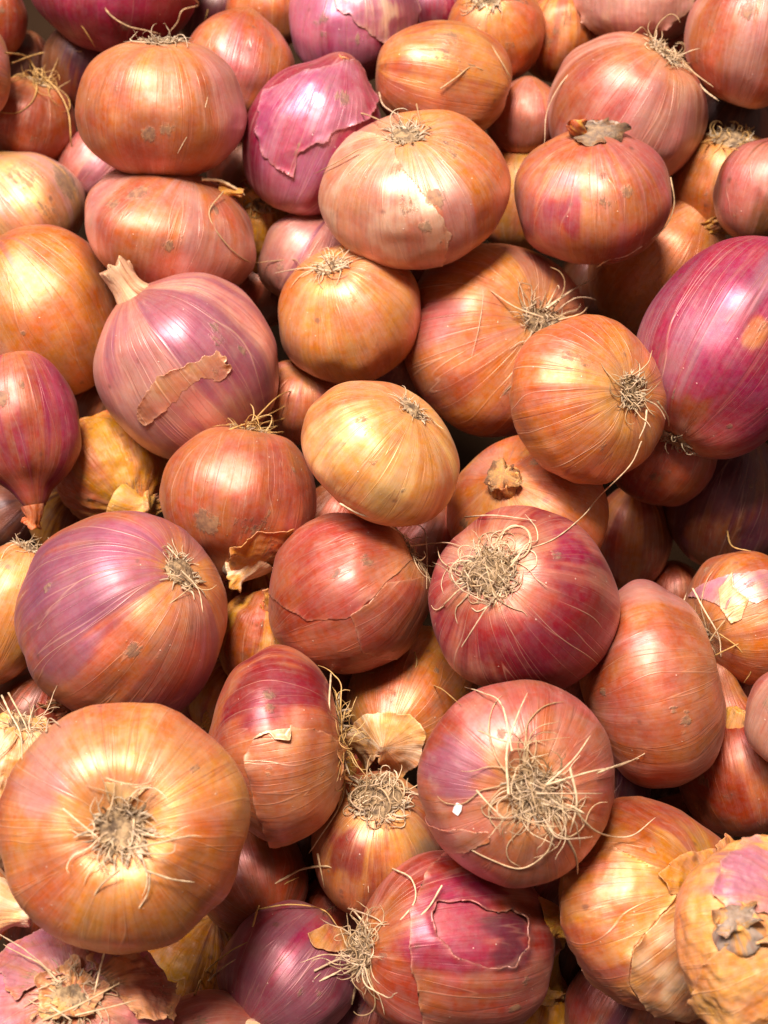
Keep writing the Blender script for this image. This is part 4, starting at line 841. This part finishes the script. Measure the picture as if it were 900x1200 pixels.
peel('A34', [(270, 640), (300, 620), (340, 615), (335, 650), (300, 670), (268, 668)], ('gold', 'rust'), .7, rag=5, seed=41, off=1.0, lift=5, wr=3, name='skin_scrap', mud=.45)
peel('A51', [(492, 960), (540, 970), (570, 975), (572, 984), (560, 992), (520, 1000), (500, 985)], rag=3, seed=42, off=.6, lift=1.5, tint=.95)
peel('A53', [(360, 1098), (378, 1088), (410, 1100), (420, 1116), (390, 1118), (368, 1110)], ('copper', 'gold'), .8, rag=4, seed=44, off=2, lift=5, wr=3, name='skin_scrap')
peel('A47', [(392, 872), (402, 880), (412, 905), (404, 915), (396, 910)], ('orange', 'gold'), .8, rag=2, seed=45, off=2, lift=6, name='skin_scrap', n_=50)

# a scrap of white paper stuck to the bushy rooted onion
def fleck():
    B = BL['A51']; d0 = B.find(536, 950); p = B.W(B.P(d0)); nw = B.rot @ (B.P(d0) / np.array([B.a, B.a, B.b]) ** 2); nw /= np.linalg.norm(nw)
    xa = CR @ np.array([1., -.25, 0]); xa -= nw * (xa @ nw); xa /= np.linalg.norm(xa); ya = np.cross(nw, xa); k = B.k
    out = [(-5, -6), (3, -7), (5.5, 1), (4, 6), (0, 7), (-3, 6.5), (-4.5, 1)]; V = []
    for z in (.5, 1.6):
        for i, (a, b) in enumerate(out): V.append(tuple((xa * a + ya * b + nw * (z + .5 * (i % 3))) * k))
    m = len(out); F = [tuple(range(m - 1, -1, -1)), tuple(range(m, 2 * m))] + [(i, (i + 1) % m, m + (i + 1) % m, m + i) for i in range(m)]
    me = bpy.data.meshes.new('paper_scrap'); me.from_pydata(V, [], F)
    mt, nt, b, N, L, M, RNG, MIX, NOI, ATT = mat_new('white_paper'); L(MIX(NOI(N('ShaderNodeTexCoord').outputs['Object'], 900, 3), (.72, .68, .64), (.85, .82, .80)), b.inputs['Base Color'])
    me.materials.append(mt); o = link('paper_scrap', me); o.location = tuple(p)
    o['label'] = 'tiny white scrap stuck to the left side of the bushy rooted onion'; o['category'] = 'paper scrap'
fleck()

# loose dry skins caught between the onions
def flake(x, y, w_, h_, rot, tilt, ca, cb, label, seed, lift=4):
    d = surf_depth(x, y)
    if d > 8: d = base_depth(y) + .06
    k = d / FPX; p = px2w(x, y, d - lift * k); n_ = 34; g = np.linspace(-1.2, 1.2, n_); U, Vv = np.meshgrid(g, g, indexing='ij')
    def fld(u, v): return 1 - np.sqrt(u * u + v * v) + (fbm(np.stack([u * 1.6 + 9, v * 1.6 + 9, u * 0 + seed], -1), seed, 4) - .5) * 1.3
    m = fld(U, Vv); kv = m > 0; hh = g[1] - g[0]
    gx = (fld(U + .02, Vv) - m) / .02; gy = (fld(U, Vv + .02) - m) / .02; gg = np.sqrt(gx ** 2 + gy ** 2) + 1e-3; st_ = np.clip(-m / gg, 0, hh)
    U = np.where(~kv, U + gx / gg * st_, U); Vv = np.where(~kv, Vv + gy / gg * st_, Vv)
    fk = kv[:-1, :-1] | kv[1:, :-1] | kv[1:, 1:] | kv[:-1, 1:]; idx = np.arange(n_ * n_).reshape(n_, n_)
    F = np.stack([idx[:-1, :-1][fk], idx[1:, :-1][fk], idx[1:, 1:][fk], idx[:-1, 1:][fk]], -1)
    used = np.unique(F); rm = np.full(n_ * n_, -1); rm[used] = np.arange(len(used)); F = rm[F]; U = U.ravel()[used]; Vv = Vv.ravel()[used]
    Z = -.45 * U * U * w_ + .14 * w_ * (fbm(np.stack([U * 2, Vv * 4, U * 0 + seed], -1), seed + 2, 3) - .5) * 2 + .10 * w_ * Vv
    P = np.stack([U * w_, Vv * h_, Z], -1) * k
    a = R(rot); t = R(tilt); Rm = np.array([[math.cos(a), -math.sin(a), 0], [math.sin(a), math.cos(a), 0], [0, 0, 1]]) @ np.array([[1, 0, 0], [0, math.cos(t), -math.sin(t)], [0, math.sin(t), math.cos(t)]])
    P = (P @ Rm.T) @ CR.T; nv = len(P)
    me = mesh_np('dry_skin', P, F, PAPER, dict(col_a=np.tile(np.array(C[ca]) ** 1.2, (nv, 1)), col_b=np.tile(np.array(C[cb]) ** 1.2, (nv, 1)), mixf=fbm(P / (12 * k) + 40, seed, 2), mud=np.full(nv, .38), fib=np.stack([U, Vv * .25, U * .3], -1), vein=np.full(nv, .6)))
    ob = link('dry_skin', me); ob.location = tuple(p); sm = ob.modifiers.new('thickness', 'SOLIDIFY'); sm.thickness = .00022
    ob['label'] = label; ob['category'] = 'onion skin'; ob['group'] = 'loose dry skins in the gaps'
flake(64, 832, 26, 14, 10, 30, 'brown', 'copper', 'curled brown skin scrap in the gap above the biggest orange onion', 3)
flake(248, 842, 22, 12, 60, 20, 'gold', 'tan', 'golden skin scrap wedged left of the upright copper skinned onion', 5)
flake(632, 1172, 30, 22, -20, 20, 'gold', 'tan', 'crumpled golden skin at the bottom right of the torn red onion', 11)
flake(168, 598, 26, 14, 15, 30, 'gold', 'copper', 'golden skin scrap right of the wrinkled golden papery onion', 13)
flake(302, 250, 20, 26, 20, 20, 'gold', 'tan', 'golden skin shred in the gap below the magenta torn onion', 15)
flake(414, 905, 18, 24, 20, 20, 'gold', 'rust', 'golden brown skin scrap beside the round nest of pale roots', 19)
flake(318, 716, 12, 26, 15, 30, 'copper', 'gold', 'narrow copper skin shred at the left of the cracked centre onion', 21)
flake(840, 262, 26, 12, 20, 30, 'gold', 'brown', 'frayed golden skin scrap above the large magenta onion', 23)
